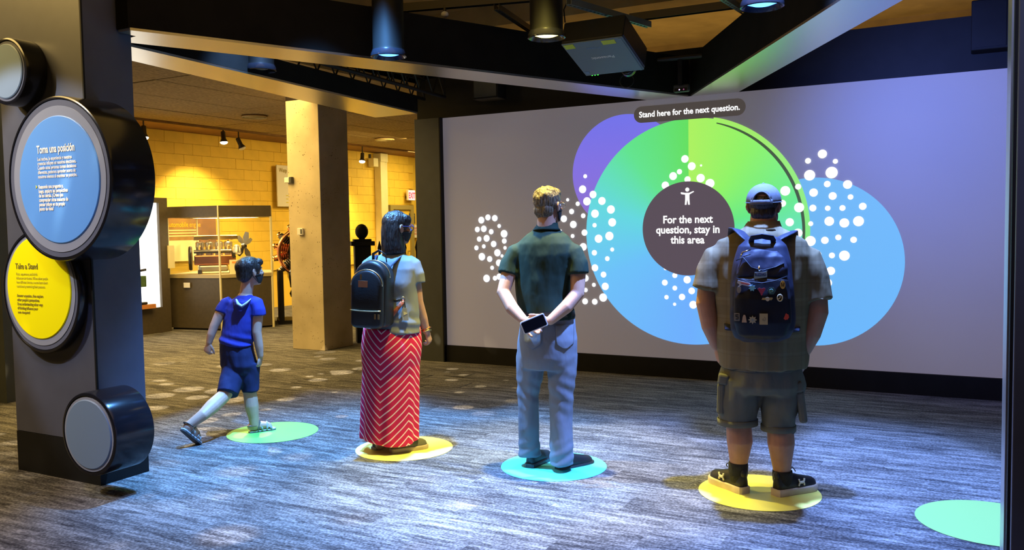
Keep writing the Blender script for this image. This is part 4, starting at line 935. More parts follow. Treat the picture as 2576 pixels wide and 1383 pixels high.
# arms: shoulder, elbow, wrist
Lw = (-0.134,-0.21,0.989); Rw = (0.028,-0.19,0.984)
b.limb([(-0.18,0.02,1.351), (-0.234,-0.01,1.264), (-0.266,-0.06,1.154), (-0.209,-0.14,1.059), Lw], [0.040, 0.049, 0.043, 0.042, 0.029], 16)
b.limb([(0.174,-0.07,1.35), (0.207,-0.09,1.263), (0.2,-0.12,1.145), (0.128,-0.17,1.065), Rw], [0.040, 0.051, 0.045, 0.042, 0.030], 16)
hand_mesh(b, Lw, (0.86, -0.02, -0.45), (0.10, -1, 0.1), 0.62, 1.0, 1, 0.35)
hand_mesh(b, (0.018,-0.17,0.98), (-0.95, 0.05, 0.12), (0, -1, -0.1), 0.25, 0.95, -1, 0.1)
for lx, kx, ax, fx in ((1334, 1330, 1332, 1336), (1412, 1412, 1418, 1428)):
    dy = 0.05 if lx < 1380 else -0.05
    ay = 1158 if lx < 1380 else 1172
    b.limb([(lx and (0.006,0,0.773))] if False else [Vector((-0.087,0.03,0.744)) if lx < 1380 else Vector((0.097,-0.03,0.751)), Vector((-0.117,0.05,0.494)) if lx < 1380 else Vector((0.091,-0.03,0.495)), Vector((-0.118,0.06,0.11)) if lx < 1380 else Vector((0.098,-0.05,0.099))], [0.085, 0.058, 0.042], 16)
remesh('body', b, M['skin'], P, 0.0048, 3)
face_bits(P, H); face_mask(P, H, M['mask'])
eyeglasses(P, H, M['chrome'])
h = MB(); hell(h, H, (0, -0.020, 0.048), (0.082, 0.098, 0.084)); hell(h, H, (0, -0.052, -0.015), (0.066, 0.054, 0.062)); hell(h, H, (0, 0.045, 0.085), (0.06, 0.045, 0.036))
remesh('hair', h, M['hair_grey'], P, 0.005, 2, lambda co, no: no*(0.007*noise.noise(Vector((co.x*55, co.y*55, co.z*28)))+0.005*abs(noise.noise(co*120))))
s = MB()
loft(s, [((0.017,-0.005,1.575), 0.062, 0.062), ((0.014,-0.01,1.545), 0.082, 0.075), ((0.009,-0.01,1.505), 0.150, 0.100), ((0,-0.01,1.459), 0.198, 0.118), ((-0.006,-0.01,1.388), 0.212, 0.128), ((-0.018,0,1.261), 0.194, 0.135), ((-0.015,0,1.133), 0.180, 0.142), ((0.009,0,1.017), 0.180, 0.150), ((0.016,0,0.979), 0.180, 0.148)], TH, 36)
s.tube([(-0.123,0.03,1.44), (-0.182,0.02,1.398), (-0.221,0.01,1.33), (-0.239,-0.01,1.264)], [0.052, 0.066, 0.066, 0.068], 18)
s.tube([(0.126,-0.06,1.443), (0.179,-0.08,1.4), (0.203,-0.09,1.333), (0.207,-0.1,1.266)], [0.052, 0.066, 0.068, 0.070], 18)
remesh('polo_shirt', s, M['polo'], P, 0.008, 5, foldwarp(0.009, 7, 1.4, 3))
obj('shirt_collar', MB().rings([rg((0.02,-0.005,1.59), 0.066, 0.064, TH, 30), rg((0.017,-0.01,1.558), 0.074, 0.074, TH, 30), rg((0.014,-0.012,1.542), 0.092, 0.084, TH, 30), rg((0.014,-0.012,1.548), 0.080, 0.076, TH, 30)], False), M['polo'], P, True)
j = MB()
loft(j, [((0.012,0,1.035), 0.168, 0.140), ((0.011,0,0.979), 0.178, 0.148), ((0.009,-0.01,0.852), 0.200, 0.158), ((0.005,-0.01,0.736), 0.200, 0.150), ((-0.001,-0.01,0.659), 0.192, 0.128)], TH, 36)
j.tube([(-0.092,0.04,0.743), (-0.107,0.045,0.612), (-0.122,0.05,0.494), (-0.12,0.055,0.296), (-0.118,0.06,0.137), (-0.116,0.06,0.068)], [0.100, 0.090, 0.072, 0.068, 0.070, 0.074], 20)
j.tube([(0.099,-0.05,0.754), (0.1,-0.05,0.626), (0.091,-0.05,0.498), (0.091,-0.05,0.319), (0.091,-0.06,0.141), (0.089,-0.06,0.043)], [0.102, 0.094, 0.080, 0.074, 0.076, 0.082], 20)
def jw(co, no):
    k = noise.noise(Vector((co.x*9, co.y*9, co.z*9)))*0.006+noise.noise(Vector((co.x*22, co.y*22, co.z*16)))*0.003
    z = co.z
    k += 0.003*math.sin(z*70+co.x*42+3*co.y)*math.exp(-((z-0.50)/0.12)**2)+0.0035*math.sin(z*85-co.x*40)*math.exp(-((z-0.10)/0.08)**2)
    return no*k
jn = remesh('jeans', j, M['jeans'], P, 0.008, 4, jw)
obj('belt', MB().rings([rg((0.012,0,1.033), 0.178, 0.150, TH, 40), rg((0.012,0,0.997), 0.184, 0.156, TH, 40), rg((0.012,0,0.997), 0.17, 0.14, TH, 40), rg((0.012,0,1.033), 0.165, 0.14, TH, 40)], False), mat('black_belt', (0.01, 0.01, 0.01), 0.5), P, True)
pk5 = [(-0.06, 0.075), (0.06, 0.075), (0.055, -0.045), (0, -0.08), (-0.055, -0.045)]
patch('back_pocket', pk5, (0.119,-0.5,0.878), jn, M['jeans'], jn); patch('back_pocket', pk5, (-0.083,-0.5,0.88), jn, M['jeans'], jn)
M['shoe_black'] = mat('black_shoe', (0.010, 0.010, 0.011), 0.5, bump=0.1, bscale=200)
M['sole_black'] = mat('black_rubber_sole', (0.02, 0.02, 0.022), 0.35)
o, q = shoe(P, (-0.121,0,-0.007), -0.50, 0.27, M['shoe_black'], M['sole_black'], 1.3)
o, q = shoe(P, (0.066,-0.04,-0.02), -0.88, 0.285, M['shoe_black'], M['sole_black'], 1.3)
for i in range(2):
    obj('air_window', MB().ell(q @ Vector((-0.034-0.004*i, 0.03+0.035*i, 0.018)), (0.006, 0.011, 0.007), q.to_3x3(), 10, 8), mat('sole_window', (0.3, 0.4, 0.5), 0.15), o, True)
ph = thing('smartphone', 'black screened phone in white case held behind the man\'s back', 'phone', (0, 0, 0))
pm_ = Matrix.Translation(P.location) @ Matrix.Rotation(P.rotation_euler.z, 4, 'Z') @ Matrix.Translation((-0.071,-0.272,0.975)) @ Matrix.Rotation(0.05, 4, 'Z') @ Matrix.Rotation(-math.radians(21.5), 4, 'Y')
ph.matrix_world = pm_
rr = lambda a, c, r: [(sx*(a-r)+r*math.cos(t), sz*(c-r)+r*math.sin(t)) for sx, sz, t0 in ((1, 1, 0), (-1, 1, PI/2), (-1, -1, PI), (1, -1, 1.5*PI)) for t in [t0+PI/2*i/5 for i in range(6)]]
YP = lambda u, v, t: (u, t, v)
obj('phone_case', MB().prism(rr(0.079, 0.0405, 0.011), YP, -0.005, 0.006), mat('white_case', (0.8, 0.8, 0.75), 0.35), ph)
obj('phone_screen', MB().prism(rr(0.073, 0.0345, 0.008), YP, -0.0062, -0.0045), mat('phone_glass', (0.006, 0.006, 0.008), 0.08), ph)
obj('speaker_slot', MB().prism(rr(0.001, 0.007, 0.0009), YP, -0.0066, -0.006), M['steel'], ph, loc=(0.068, 0, 0))

# ------------------------------------------------------------------ man with the pin backpack
P = thing('person', 'large man in olive plaid shirt, cargo shorts and grey cap, back turned', 'person', (-1.068,4.983,0),0.211)
TH = -0.10
H = HM((0.015,0.02,1.656), -0.12, 0.06, 1.06)
M['olive'] = fabric('olive_plaid', (0.34, 0.29, 0.20), 0.85, 0.1, 0.45, 8)
def plaid(m, base, line):
    nt = m.node_tree; bs = nt.nodes['Principled BSDF']; tc = nt.nodes.new('ShaderNodeTexCoord'); sp = nt.nodes.new('ShaderNodeSeparateXYZ'); nt.links.new(tc.outputs['Object'], sp.inputs[0])
    def bands(s, f, w): return mth(nt, 'GREATER_THAN', mth(nt, 'SINE', mth(nt, 'MULTIPLY', s, f), None), w)
    a = mth(nt, 'ADD', bands(sp.outputs[0], 62, 0.86), bands(sp.outputs[2], 62, 0.86)); a = mth(nt, 'MULTIPLY', a, 0.3)
    d = mth(nt, 'MULTIPLY', mth(nt, 'ADD', bands(sp.outputs[0], 31, 0.3), bands(sp.outputs[2], 31, 0.3)), 0.16)
    mx = nt.nodes.new('ShaderNodeMix'); mx.data_type = 'RGBA'; nt.links.new(a, mx.inputs[0]); mx.inputs[6].default_value = (*base, 1); mx.inputs[7].default_value = (*line, 1)
    m2 = nt.nodes.new('ShaderNodeMix'); m2.data_type = 'RGBA'; nt.links.new(d, m2.inputs[0]); nt.links.new(mx.outputs[2], m2.inputs[6]); m2.inputs[7].default_value = (base[0]*0.35, base[1]*0.35, base[2]*0.35, 1)
    nt.links.new(m2.outputs[2], bs.inputs['Base Color'])
plaid(M['olive'], (0.18, 0.142, 0.078), (0.27, 0.225, 0.14))
M['cargo'] = fabric('grey_cargo_cotton', (0.13, 0.13, 0.105), 0.9, 0.15, 0.5, 9)
M['cap'] = fabric('grey_cap_cotton', (0.13, 0.135, 0.155), 0.85, 0.06, 0.3, 14)
M['hair_dark'] = hairmat('dark_cropped_hair', (0.02, 0.015, 0.012), (0.05, 0.04, 0.03))
b = MB(); head_mesh(b, H, (0.011,0,1.534), 0.072, 1.12)
loft(b, [((0.011,0,1.568), 0.075, 0.07), ((0.007,0,1.486), 0.14, 0.09), ((0.002,0,1.386), 0.22, 0.13), ((0.002,0,1.204), 0.24, 0.15), ((0.002,0.02,1.019), 0.23, 0.17), ((-0.002,0.02,0.788), 0.21, 0.15), ((-0.004,0,0.652), 0.19, 0.13)], TH)
Lw = (-0.25,0.02,0.856); Rw = (0.233,0.02,0.831)
b.limb([(-0.238,0.02,1.313), (-0.292,0.02,1.213), (-0.31,0,1.105), (-0.285,0,0.97), Lw], [0.055, 0.066, 0.058, 0.052, 0.036], 18)
b.limb([(0.24,0.02,1.294), (0.292,0.02,1.17), (0.304,0,1.059), (0.272,0,0.934), Rw], [0.055, 0.068, 0.060, 0.052, 0.037], 18)
hand_mesh(b, Lw, (0.14, 0.10, -0.95), (0.9, 0.3, 0.0), 0.45, 1.08, -1)
hand_mesh(b, Rw, (-0.06, 0.06, -0.95), (-0.9, 0.3, 0.0), 0.40, 1.10, 1)
b.limb([(-0.117,0,0.672), (-0.127,0,0.414), (-0.12,-0.02,0.303), (-0.127,0,0.168), (-0.129,0,0.066)], [0.11, 0.072, 0.074, 0.050, 0.038], 18)
b.limb([(0.099,0,0.679), (0.103,0,0.414), (0.109,-0.02,0.304), (0.114,0,0.148), (0.117,0,0.055)], [0.11, 0.074, 0.076, 0.050, 0.038], 18)
remesh('body', b, M['skin_tan'], P, 0.0048, 3)
face_bits(P, H)
h = MB(); hell(h, H, (0, -0.018, 0.030), (0.078, 0.094, 0.070)); hell(h, H, (0, -0.055, -0.025), (0.066, 0.047, 0.052))
remesh('hair', h, M['hair_dark'], P, 0.006, 2)
h = MB(); hell(h, H, (0, 0.05, -0.075), (0.062, 0.046, 0.045)); hell(h, H, (0.055, 0.02, -0.05), (0.016, 0.03, 0.04)); hell(h, H, (-0.055, 0.02, -0.05), (0.016, 0.03, 0.04))
tag(remesh('beard', h, M['hair_dark'], P, 0.006, 2), None)
# cap: dome with an arched rear opening, strap, button, brim
cv = []; cf = []; nu, nv = 48, 14
for i in range(nv+1):
    a = (PI/2)*i/nv
    for k in range(nu):
        t = 2*PI*k/nu
        cv.append(H @ Vector((0.088*math.cos(a)*math.cos(t), -0.012+0.108*math.cos(a)*math.sin(t), 0.026+0.098*math.sin(a)**0.9)))
for i in range(nv):
    for k in range(nu):
        t = 2*PI*(k+0.5)/nu; da = abs((t-1.5*PI))
        if (da/0.50)**2+((i+0.5)/5.2)**2 < 1 and i > 0: continue
        if da < 0.5 and i == 0: continue
        cf.append((i*nu+k, i*nu+(k+1) % nu, (i+1)*nu+(k+1) % nu, (i+1)*nu+k))
cp = obj('cap', MB().add(cv, cf), M['cap'], P, True); so = cp.modifiers.new('s', 'SOLIDIFY'); so.thickness = 0.004; so.offset = 1
obj('cap_strap', MB().tube([H @ Vector((0.092*math.cos(t), -0.012+0.112*math.sin(t), 0.032)) for t in [1.5*PI+(i/12-0.5)*1.3 for i in range(13)]], 0.013, 8, flat=0.25, upv=(0, 1, 0)), M['cap'], cp, True)
obj('cap_band', MB().tube([H @ Vector((0.091*math.cos(t), -0.012+0.111*math.sin(t), 0.028)) for t in [1.5*PI+0.5+(i/30)*(2*PI-1.0) for i in range(31)]], 0.006, 6, flat=0.4), M['cap'], cp, True)
ar = [H @ Vector((0.0915*math.cos(a)*math.cos(t), -0.012+0.1115*math.cos(a)*math.sin(t), 0.026+0.100*math.sin(a)**0.9)) for a, t in [((PI/2)*(5.4/14)*math.sin(PI*i/16), 1.5*PI-0.53*math.cos(PI*i/16)) for i in range(17)]]
obj('opening_trim', MB().tube(ar, 0.004, 6), M['cap'], cp, True)
mb = MB(); hell(mb, H, (0, -0.012, 0.127), (0.008, 0.008, 0.005), 10, 6); obj('cap_button', mb, M['cap'], cp, True)
for t in (0, PI/3, 2*PI/3):
    obj('cap_seam', MB().tube([H @ Vector((0.0895*math.cos(a)*math.cos(t), -0.012+0.110*math.cos(a)*math.sin(t), 0.026+0.1*math.sin(a)**0.9)) for a in [0.05+(PI-0.1)*i/24 for i in range(25)] for _ in (0,) if True], 0.0018, 5), M['cap'], cp, True) if t != PI/2 else None
obj('cap_brim', MB().prism([(0.075*math.cos(a), 0.085+0.075*math.sin(a)) for a in [PI*i/16 for i in range(17)]], lambda u, v, t: H @ Vector((u, v, 0.03+t-u*u*4-(v-0.08)*0.15)), 0, 0.004), M['cap'], cp)
s = MB()
loft(s, [((0.013,0,1.568), 0.092, 0.085), ((0.011,-0.01,1.536), 0.11, 0.098), ((0.007,-0.01,1.505), 0.185, 0.125), ((0.004,0,1.464), 0.245, 0.145), ((0.002,0,1.386), 0.275, 0.16), ((0.004,0,1.25), 0.272, 0.17), ((0.004,0.02,1.065), 0.268, 0.19), ((0.002,0.02,0.904), 0.262, 0.195), ((0.004,0.02,0.777), 0.252, 0.188), ((0.004,0.02,0.737), 0.248, 0.185)], TH, 40)
s.tube([(-0.161,0.01,1.41), (-0.239,0.01,1.36), (-0.283,0.01,1.272), (-0.303,0,1.184)], [0.066, 0.088, 0.090, 0.088], 20)
s.tube([(0.18,0.01,1.412), (0.242,0.01,1.358), (0.282,0.01,1.249), (0.303,0,1.122)], [0.066, 0.088, 0.090, 0.088], 20)
remesh('plaid_shirt', s, M['olive'], P, 0.009, 5, foldwarp(0.013, 6, 1.3, 9))
obj('shirt_collar', MB().rings([rg((0.013,0,1.577), 0.088, 0.082, TH, 30), rg((0.011,-0.008,1.536), 0.104, 0.098, TH, 30), rg((0.011,-0.01,1.523), 0.118, 0.108, TH, 30), rg((0.011,-0.01,1.527), 0.10, 0.09, TH, 30)], False), M['olive'], P, True)
j = MB()
loft(j, [((0.004,0.02,0.8), 0.205, 0.14), ((0.002,0.01,0.739), 0.225, 0.158), ((0,0.01,0.697), 0.240, 0.166), ((-0.002,0,0.641), 0.248, 0.165), ((-0.004,0,0.594), 0.235, 0.14)], TH, 40)
j.tube([(-0.117,0,0.672), (-0.129,0,0.555), (-0.133,0,0.461), (-0.133,0,0.398)], [0.126, 0.122, 0.112, 0.108], 22)
j.tube([(0.116,0,0.68), (0.114,0,0.565), (0.101,0,0.46), (0.094,0,0.374)], [0.126, 0.116, 0.096, 0.090], 22)
sh = remesh('cargo_shorts', j, M['cargo'], P, 0.008, 4, foldwarp(0.011, 9, 1.2, 5))
for (x0, y0, z0, sx, an) in ((-0.222,-0.02,0.59, -1, 0.03), (0.215,-0.02,0.561, 1, -0.12)):
    mt = Matrix.Translation((x0, y0, z0)) @ Matrix.Rotation(an, 4, 'Y')
    pk_ = obj('cargo_pocket', MB().box(-0.022, 0.022, -0.075, 0.085, -0.12, 0.06, mt), M['cargo'], sh, bevel=0.014)
    obj('pocket_flap', MB().box(-0.030, 0.030, -0.082, 0.092, 0.055, 0.115, mt @ Matrix.Rotation(-sx*0.12, 4, 'Y')), M['cargo'], pk_, bevel=0.012)
pk4 = [(-0.07, 0.03), (0.07, 0.03), (0.07, -0.04), (-0.07, -0.04)]
patch('back_pocket', pk4, (-0.094,-0.5,0.771), sh, M['cargo'], sh, 0.008); patch('back_pocket', pk4, (0.093,-0.5,0.771), sh, M['cargo'], sh, 0.008)
for (hx, hr) in (((-0.133,0,0.405), 0.110), ((0.094,0,0.381), 0.093)):
    obj('hem_band', MB().rings([rg(Vector(hx)+Vector((0, 0, dz)), hr+dr_, hr+dr_, 0, 32) for dz, dr_ in ((0.03, 0.002), (0.028, 0.006), (-0.004, 0.006), (-0.006, -0.004))], False), M['cargo'], sh, True)
M['sock'] = mat('black_sock', (0.012, 0.012, 0.012), 0.9, bump=0.3, bscale=120)
M['sole_pale'] = mat('tan_rubber_sole', (0.55, 0.45, 0.36), 0.6, var=0.15, vscale=12)
M['emblem'] = mat('white_emblem', (0.75, 0.73, 0.65), 0.5)
for sp_, ang in ((((-0.129,0,0.175), (-0.13,0,0.033)), 0), (((0.117,0,0.143), (0.117,0,0.027)), 0)):
    obj('sock', MB().tube([sp_[0], Vector(sp_[0]).lerp(Vector(sp_[1]), 0.15), Vector(sp_[0]).lerp(Vector(sp_[1]), 0.5), Vector(sp_[0]).lerp(Vector(sp_[1]), 0.80)], [0.055, 0.057, 0.054, 0.044], 20), M['sock'], P, True)
for hp, yw, side in (((-0.091,-0.05,-0.008), 0.72, -1), ((0.077,-0.05,-0.018), -0.85, 1)):
    hp = (hp[0], hp[1], 0.0055)
    o, q = shoe(P, hp, yw, 0.29, M['shoe_black'], M['sole_pale'], 1.38, 1.05)
    sd = -side
    for sz in (1, -1):
        arc = [q @ Vector((side*(0.049-0.004*abs(i-6)/6), 0.155+0.020*math.cos(PI*i/12)*1.0, 0.070+sz*(0.004-0.024*(1-math.sin(PI*i/12))))) for i in range(13)]
        obj('logo_arc', MB().tube(arc, 0.0052, 6), M['emblem'], o, True)
    lp = [q @ Vector((0.012*math.sin(t*2)+side*0.012, 0.11-0.03*math.cos(t), 0.125+0.030*math.sin(t))) for t in [PI*i/12 for i in range(13)]]
    obj('shoelace', MB().tube(lp, 0.003, 6), M['shoe_black'], o, True)
    obj('heel_tab', MB().ell(q @ Vector((0, 0.008, 0.115)), (0.022, 0.013, 0.026), q.to_3x3(), 12, 8), M['shoe_black'], o, True)

# backpack worn by this man
bp = thing('backpack', 'dark navy backpack covered in enamel pins on the large man', 'backpack', (-1.068,4.983,0),0.211)
M['pack'] = fabric('navy_nylon', (0.022, 0.026, 0.05), 0.55, 0.08, 0.35, 10)
M['pack2'] = fabric('dark_nylon', (0.012, 0.013, 0.02), 0.5, 0.05, 0.3, 10)
def srg(c, rx, ry, n=36, p=2.8):
    c = Vector(c); R = []
    for k in range(n):
        a = 2*PI*k/n; x = math.copysign(abs(math.cos(a))**(2/p), math.cos(a)); y = math.copysign(abs(math.sin(a))**(2/p), math.sin(a))
        R.append(c+Vector((rx*x, ry*y, 0)))
    return R
m1 = MB(); m1.rings([srg(c, rx, ry) for c, rx, ry in (((0.006,-0.2,1.498), 0.045, 0.03), ((0.006,-0.215,1.486), 0.088, 0.055), ((0.004,-0.235,1.443), 0.125, 0.078), ((0.004,-0.255,1.352), 0.150, 0.092), ((0.004,-0.27,1.224), 0.166, 0.100), ((0.004,-0.275,1.094), 0.172, 0.102), ((0.004,-0.27,0.996), 0.168, 0.098), ((0.004,-0.26,0.945), 0.145, 0.085), ((0.004,-0.25,0.921), 0.10, 0.06))])
remesh('main_compartment', m1, M['pack'], bp, 0.007, 4, foldwarp(0.008, 8, 1, 2))
m2 = MB(); m2.rings([srg(c, rx, ry) for c, rx, ry in (((0.004,-0.345,1.293), 0.10, 0.025), ((0.004,-0.355,1.268), 0.135, 0.045), ((0.004,-0.365,1.167), 0.146, 0.055), ((0.004,-0.36,1.039), 0.146, 0.052), ((0.004,-0.345,0.968), 0.125, 0.04), ((0.004,-0.335,0.946), 0.085, 0.025))])
fpk = remesh('front_pocket', m2, M['pack2'], bp, 0.006, 4, foldwarp(0.005, 10, 1, 4))
m3 = MB(); m3.rings([srg(c, rx, ry) for c, rx, ry in (((0.004,-0.32,1.424), 0.085, 0.018), ((0.004,-0.335,1.388), 0.115, 0.03), ((0.004,-0.345,1.331), 0.130, 0.036), ((0.004,-0.35,1.289), 0.132, 0.036), ((0.004,-0.345,1.272), 0.115, 0.025))])
remesh('upper_pocket', m3, M['pack'], bp, 0.006, 4, foldwarp(0.010, 11, 1, 6))
rib(bp, 'zip_line', [(-0.129,-0.365,1.369), (-0.092,-0.372,1.384), (-0.051,-0.384,1.333), (0.006,-0.388,1.316), (0.07,-0.384,1.333), (0.115,-0.37,1.353)], 0.005, M['pack2'], 0.6)
rib(bp, 'zip_line', [(-0.126,-0.395,1.275), (-0.071,-0.408,1.259), (0.004,-0.415,1.251), (0.07,-0.408,1.263), (0.13,-0.39,1.285)], 0.005, M['pack2'], 0.6)
rib(bp, 'zip_pull', [(-0.012,-0.385,1.341), (-0.008,-0.392,1.314)], 0.005, M['chrome'], 0.5)
rib(bp, 'zip_line', [(-0.11,-0.36,1.375), (-0.096,-0.355,1.411), (-0.055,-0.355,1.425)], 0.004, M['chrome'], 0.6)
rib(bp, 'grab_handle', [(-0.052,-0.28,1.466), (-0.045,-0.3,1.488), (0.004,-0.31,1.496), (0.055,-0.3,1.486), (0.064,-0.28,1.465)], 0.016, M['pack'], 0.35, (0, 1, 0))
for pts in ([(-0.042,-0.22,1.449), (-0.082,-0.2,1.486), (-0.122,-0.12,1.526), (-0.142,-0.02,1.53), (-0.151,0.13,1.477), (-0.148,0.19,1.285), (-0.178,0.1,1.055), (-0.156,-0.16,0.973)], [(0.052,-0.22,1.455), (0.094,-0.2,1.48), (0.137,-0.12,1.5), (0.157,-0.02,1.512), (0.166,0.13,1.459), (0.157,0.19,1.262), (0.188,0.1,1.059), (0.162,-0.16,0.97)]):
    rib(bp, 'shoulder_strap', pts, 0.042, M['pack'], 0.2, (0, 0, 1), 14)
def pin(name, pts_, px_, lab, m, th=0.006, parent=fpk):
    x, y, z = px_
    o = obj(name, MB().prism(pts_, lambda u, v, t: (x+u, y-t, z+v), 0, th), m, bp); o['label'] = lab
    return o
star = lambda n, a, c: [((a if i % 2 == 0 else c)*math.cos(PI*i/n+PI/2), (a if i % 2 == 0 else c)*math.sin(PI*i/n+PI/2)) for i in range(2*n)]
C_ = lambda rx, rz, n=20: [(rx*math.cos(2*PI*i/n), rz*math.sin(2*PI*i/n)) for i in range(n)]
E_ = lambda n, c, r=0.35: mat('enamel_'+n, c, r)
patch = pin('brand_patch', [(-0.034, -0.020), (0.034, -0.010), (0.034, 0.024), (0.02, 0.019), (-0.03, 0.016)], (-0.004,-0.392,1.291), 'pale rectangular brand patch', E_('patch', (0.30, 0.45, 0.55), 0.7), 0.004)
x, y, z = (-0.004,-0.397,1.294)
text('patch_lettering', 'BLIZZARD', E_('patch_ink', (0.03, 0.05, 0.12)), patch, 0.020, FRONT(x, y-0.001, z-0.006), 'CENTER', 0.0007, 0.62)
pin('pin', [(-0.036, 0.016), (0.026, 0.002), (0.034, -0.012), (0.026, -0.018), (-0.016, -0.008), (-0.034, -0.022), (-0.028, -0.006), (-0.040, 0.002)], (-0.083,-0.414,1.25), 'white speech bubble pin', E_('white', (0.6, 0.62, 0.7)))
pin('pin_stripe', [(-0.022, 0.004), (0.024, -0.006), (0.024, -0.010), (-0.020, -0.001)], (-0.083,-0.42,1.251), 'red stripe on the speech bubble', E_('red', (0.5, 0.05, 0.05)), 0.002)
pin('pin', C_(0.011, 0.019), (-0.114,-0.405,1.216), 'small grey oval pin', E_('grey', (0.30, 0.27, 0.22)))
pin('pin', star(7, 0.019, 0.012), (-0.046,-0.419,1.226), 'pale blue star burst pin', E_('sky', (0.2, 0.55, 0.75)))
pin('pin', [(-0.02, 0.012), (-0.012, 0.018), (0.0, 0.013), (0.012, 0.018), (0.02, 0.012), (0.006, -0.012), (0.003, -0.022), (-0.003, -0.022), (-0.006, -0.012)], (0.002,-0.422,1.209), 'dark red shield pin with pale tip', E_('wine', (0.35, 0.05, 0.10)))
hx = pin('pin', [(0.021*math.cos(PI*i/3), 0.021*math.sin(PI*i/3)) for i in range(6)], (0.052,-0.419,1.211), 'dark green hexagon pin', E_('teal', (0.05, 0.12, 0.12)))
x, y, z = (0.052,-0.426,1.212); obj('swirl', MB().tube([(x+0.0015*i*math.cos(i*0.9)*0.7, y, z+0.0015*i*math.sin(i*0.9)*0.7) for i in range(13)], 0.0016, 5), E_('teal_light', (0.15, 0.35, 0.32)), hx)
gp = pin('pin', C_(0.013, 0.022), (0.108,-0.405,1.242), 'gold oval badge pin', E_('gold', (0.55, 0.36, 0.08)))
x, y, z = (0.108,-0.411,1.242); obj('badge_mark', MB().tube([(x-0.007, y, z+0.011), (x-0.004, y, z-0.010), (x, y, z+0.004), (x+0.004, y, z-0.010), (x+0.007, y, z+0.011)], 0.0022, 5), M['black'], gp)
wg = pin('pin', [(-0.028, -0.004), (-0.024, 0.006), (0.026, 0.008), (0.028, 0.004), (0.022, -0.006)], (0.03,-0.423,1.168), 'gold winged badge pin', E_('wing', (0.40, 0.30, 0.12)))
x, y, z = (0.032,-0.43,1.168); obj('badge_centre', MB().prism(C_(0.010, 0.011), lambda u, v, t: (x+u, y-t, z+v), 0, 0.003), E_('cream', (0.55, 0.5, 0.36)), wg)
x, y, z = (0.094,-0.416,1.174); rgp = obj('pin', MB().tube([(x+0.0125*math.cos(2*PI*i/24), y, z+0.017*math.sin(2*PI*i/24)) for i in range(24)], 0.0035, 6, close=True), E_('ring', (0.55, 0.48, 0.3)), bp, True); rgp['label'] = 'cream ring pin with bent bar inside'
obj('ring_bar', MB().tube([(x+0.001, y, z+0.014), (x+0.001, y, z), (x-0.008, y, z-0.006)], 0.003, 6), E_('ring2', (0.55, 0.48, 0.3)), rgp)
sq = pin('pin', rr(0.0145, 0.021, 0.004), (-0.124,-0.402,1.069), 'grey square pin with dark mark', E_('stone', (0.22, 0.20, 0.16)))
x, y, z = (-0.124,-0.409,1.07); obj('square_mark', MB().tube([(x+0.007, y, z+0.012), (x-0.007, y, z+0.011), (x-0.006, y, z+0.002), (x+0.007, y, z-0.001), (x+0.006, y, z-0.011), (x-0.007, y, z-0.012)], 0.0022, 5), M['black'], sq)
pin('pin', [(-0.012, -0.020), (0.013, -0.020), (0.009, 0.010), (0.005, 0.020), (-0.003, 0.020), (-0.008, 0.008)], (-0.087,-0.415,1.062), 'cream bell shaped pin', E_('bell', (0.50, 0.36, 0.24)))
st = pin('pin', star(8, 0.023, 0.014), (-0.044,-0.421,1.057), 'pale eight pointed star pin', E_('star', (0.40, 0.36, 0.24)))
pin('pin_centre', C_(0.007, 0.007, 12), (-0.044,-0.427,1.058), 'blue grey star centre', E_('starc', (0.25, 0.30, 0.30)), 0.002)
cs = pin('pin', [(-0.021, -0.029), (0.021, -0.029), (0.021, 0.029), (-0.021, 0.029)], (0.012,-0.422,1.062), 'cream rectangular card pin', E_('card', (0.42, 0.36, 0.2)))
x, y, z = (0.012,-0.429,1.061); obj('card_swirl', MB().tube([(x+0.0011*i*math.cos(i*0.7), y, z+0.0011*i*math.sin(i*0.7)) for i in range(12)], 0.0013, 5), E_('cardink', (0.2, 0.17, 0.1)), cs)
pin('pin', [(0.017*(1.0 if i % 2 else 0.86)*math.cos(PI*i/8+0.2), 0.018*(1.0 if i % 2 else 0.86)*math.sin(PI*i/8+0.2)) for i in range(16)], (0.124,-0.398,1.074), 'red toothed square pin', E_('redpin', (0.50, 0.06, 0.04)))

# ------------------------------------------------------------------ woman in the striped skirt
P = thing('person', 'woman in grey t-shirt and long red striped skirt, head turned right', 'person', (-3.618,4.86,0),0.64)
TH = -0.62
H = HM((0.079,0,1.568), -1.12, 0.0, 0.98)
M['grey_tee'] = fabric('grey_tshirt', (0.20, 0.22, 0.24), 0.9, 0.06, 0.45, 8)
M['hair_brown'] = hairmat('dark_brown_bob', (0.012, 0.009, 0.008), (0.045, 0.03, 0.024))
b = MB(); head_mesh(b, H, (0.053,0,1.388), 0.052, 0.95)
loft(b, [((0.048,0,1.421), 0.06, 0.055), ((0.041,0,1.346), 0.13, 0.08), ((0.03,0,1.22), 0.165, 0.10), ((0.034,0,1.052), 0.15, 0.10), ((0.028,0,0.828), 0.17, 0.12), ((0.024,0,0.658), 0.17, 0.12)], TH)
Rw = (0.266,0,0.836); Lw = (-0.093,0.16,0.818)
b.limb([(0.172,-0.03,1.308), (0.183,-0.04,1.174), (0.205,-0.04,1.051), (0.239,-0.02,0.935), Rw], [0.060, 0.054, 0.042, 0.036, 0.025], 16)
b.limb([(-0.122,0.12,1.308), (-0.149,0.14,1.16), (-0.144,0.16,1.015), Lw], [0.055, 0.05, 0.04, 0.026], 16)
hand_mesh(b, Rw, (0.30, 0.25, -0.92), (-0.85, 0.45, -0.2), 0.85, 0.90, 1, 0.5)
hand_mesh(b, Lw, (0.05, 0.1, -0.97), (0.9, 0.2, 0), 0.5, 0.88, -1)
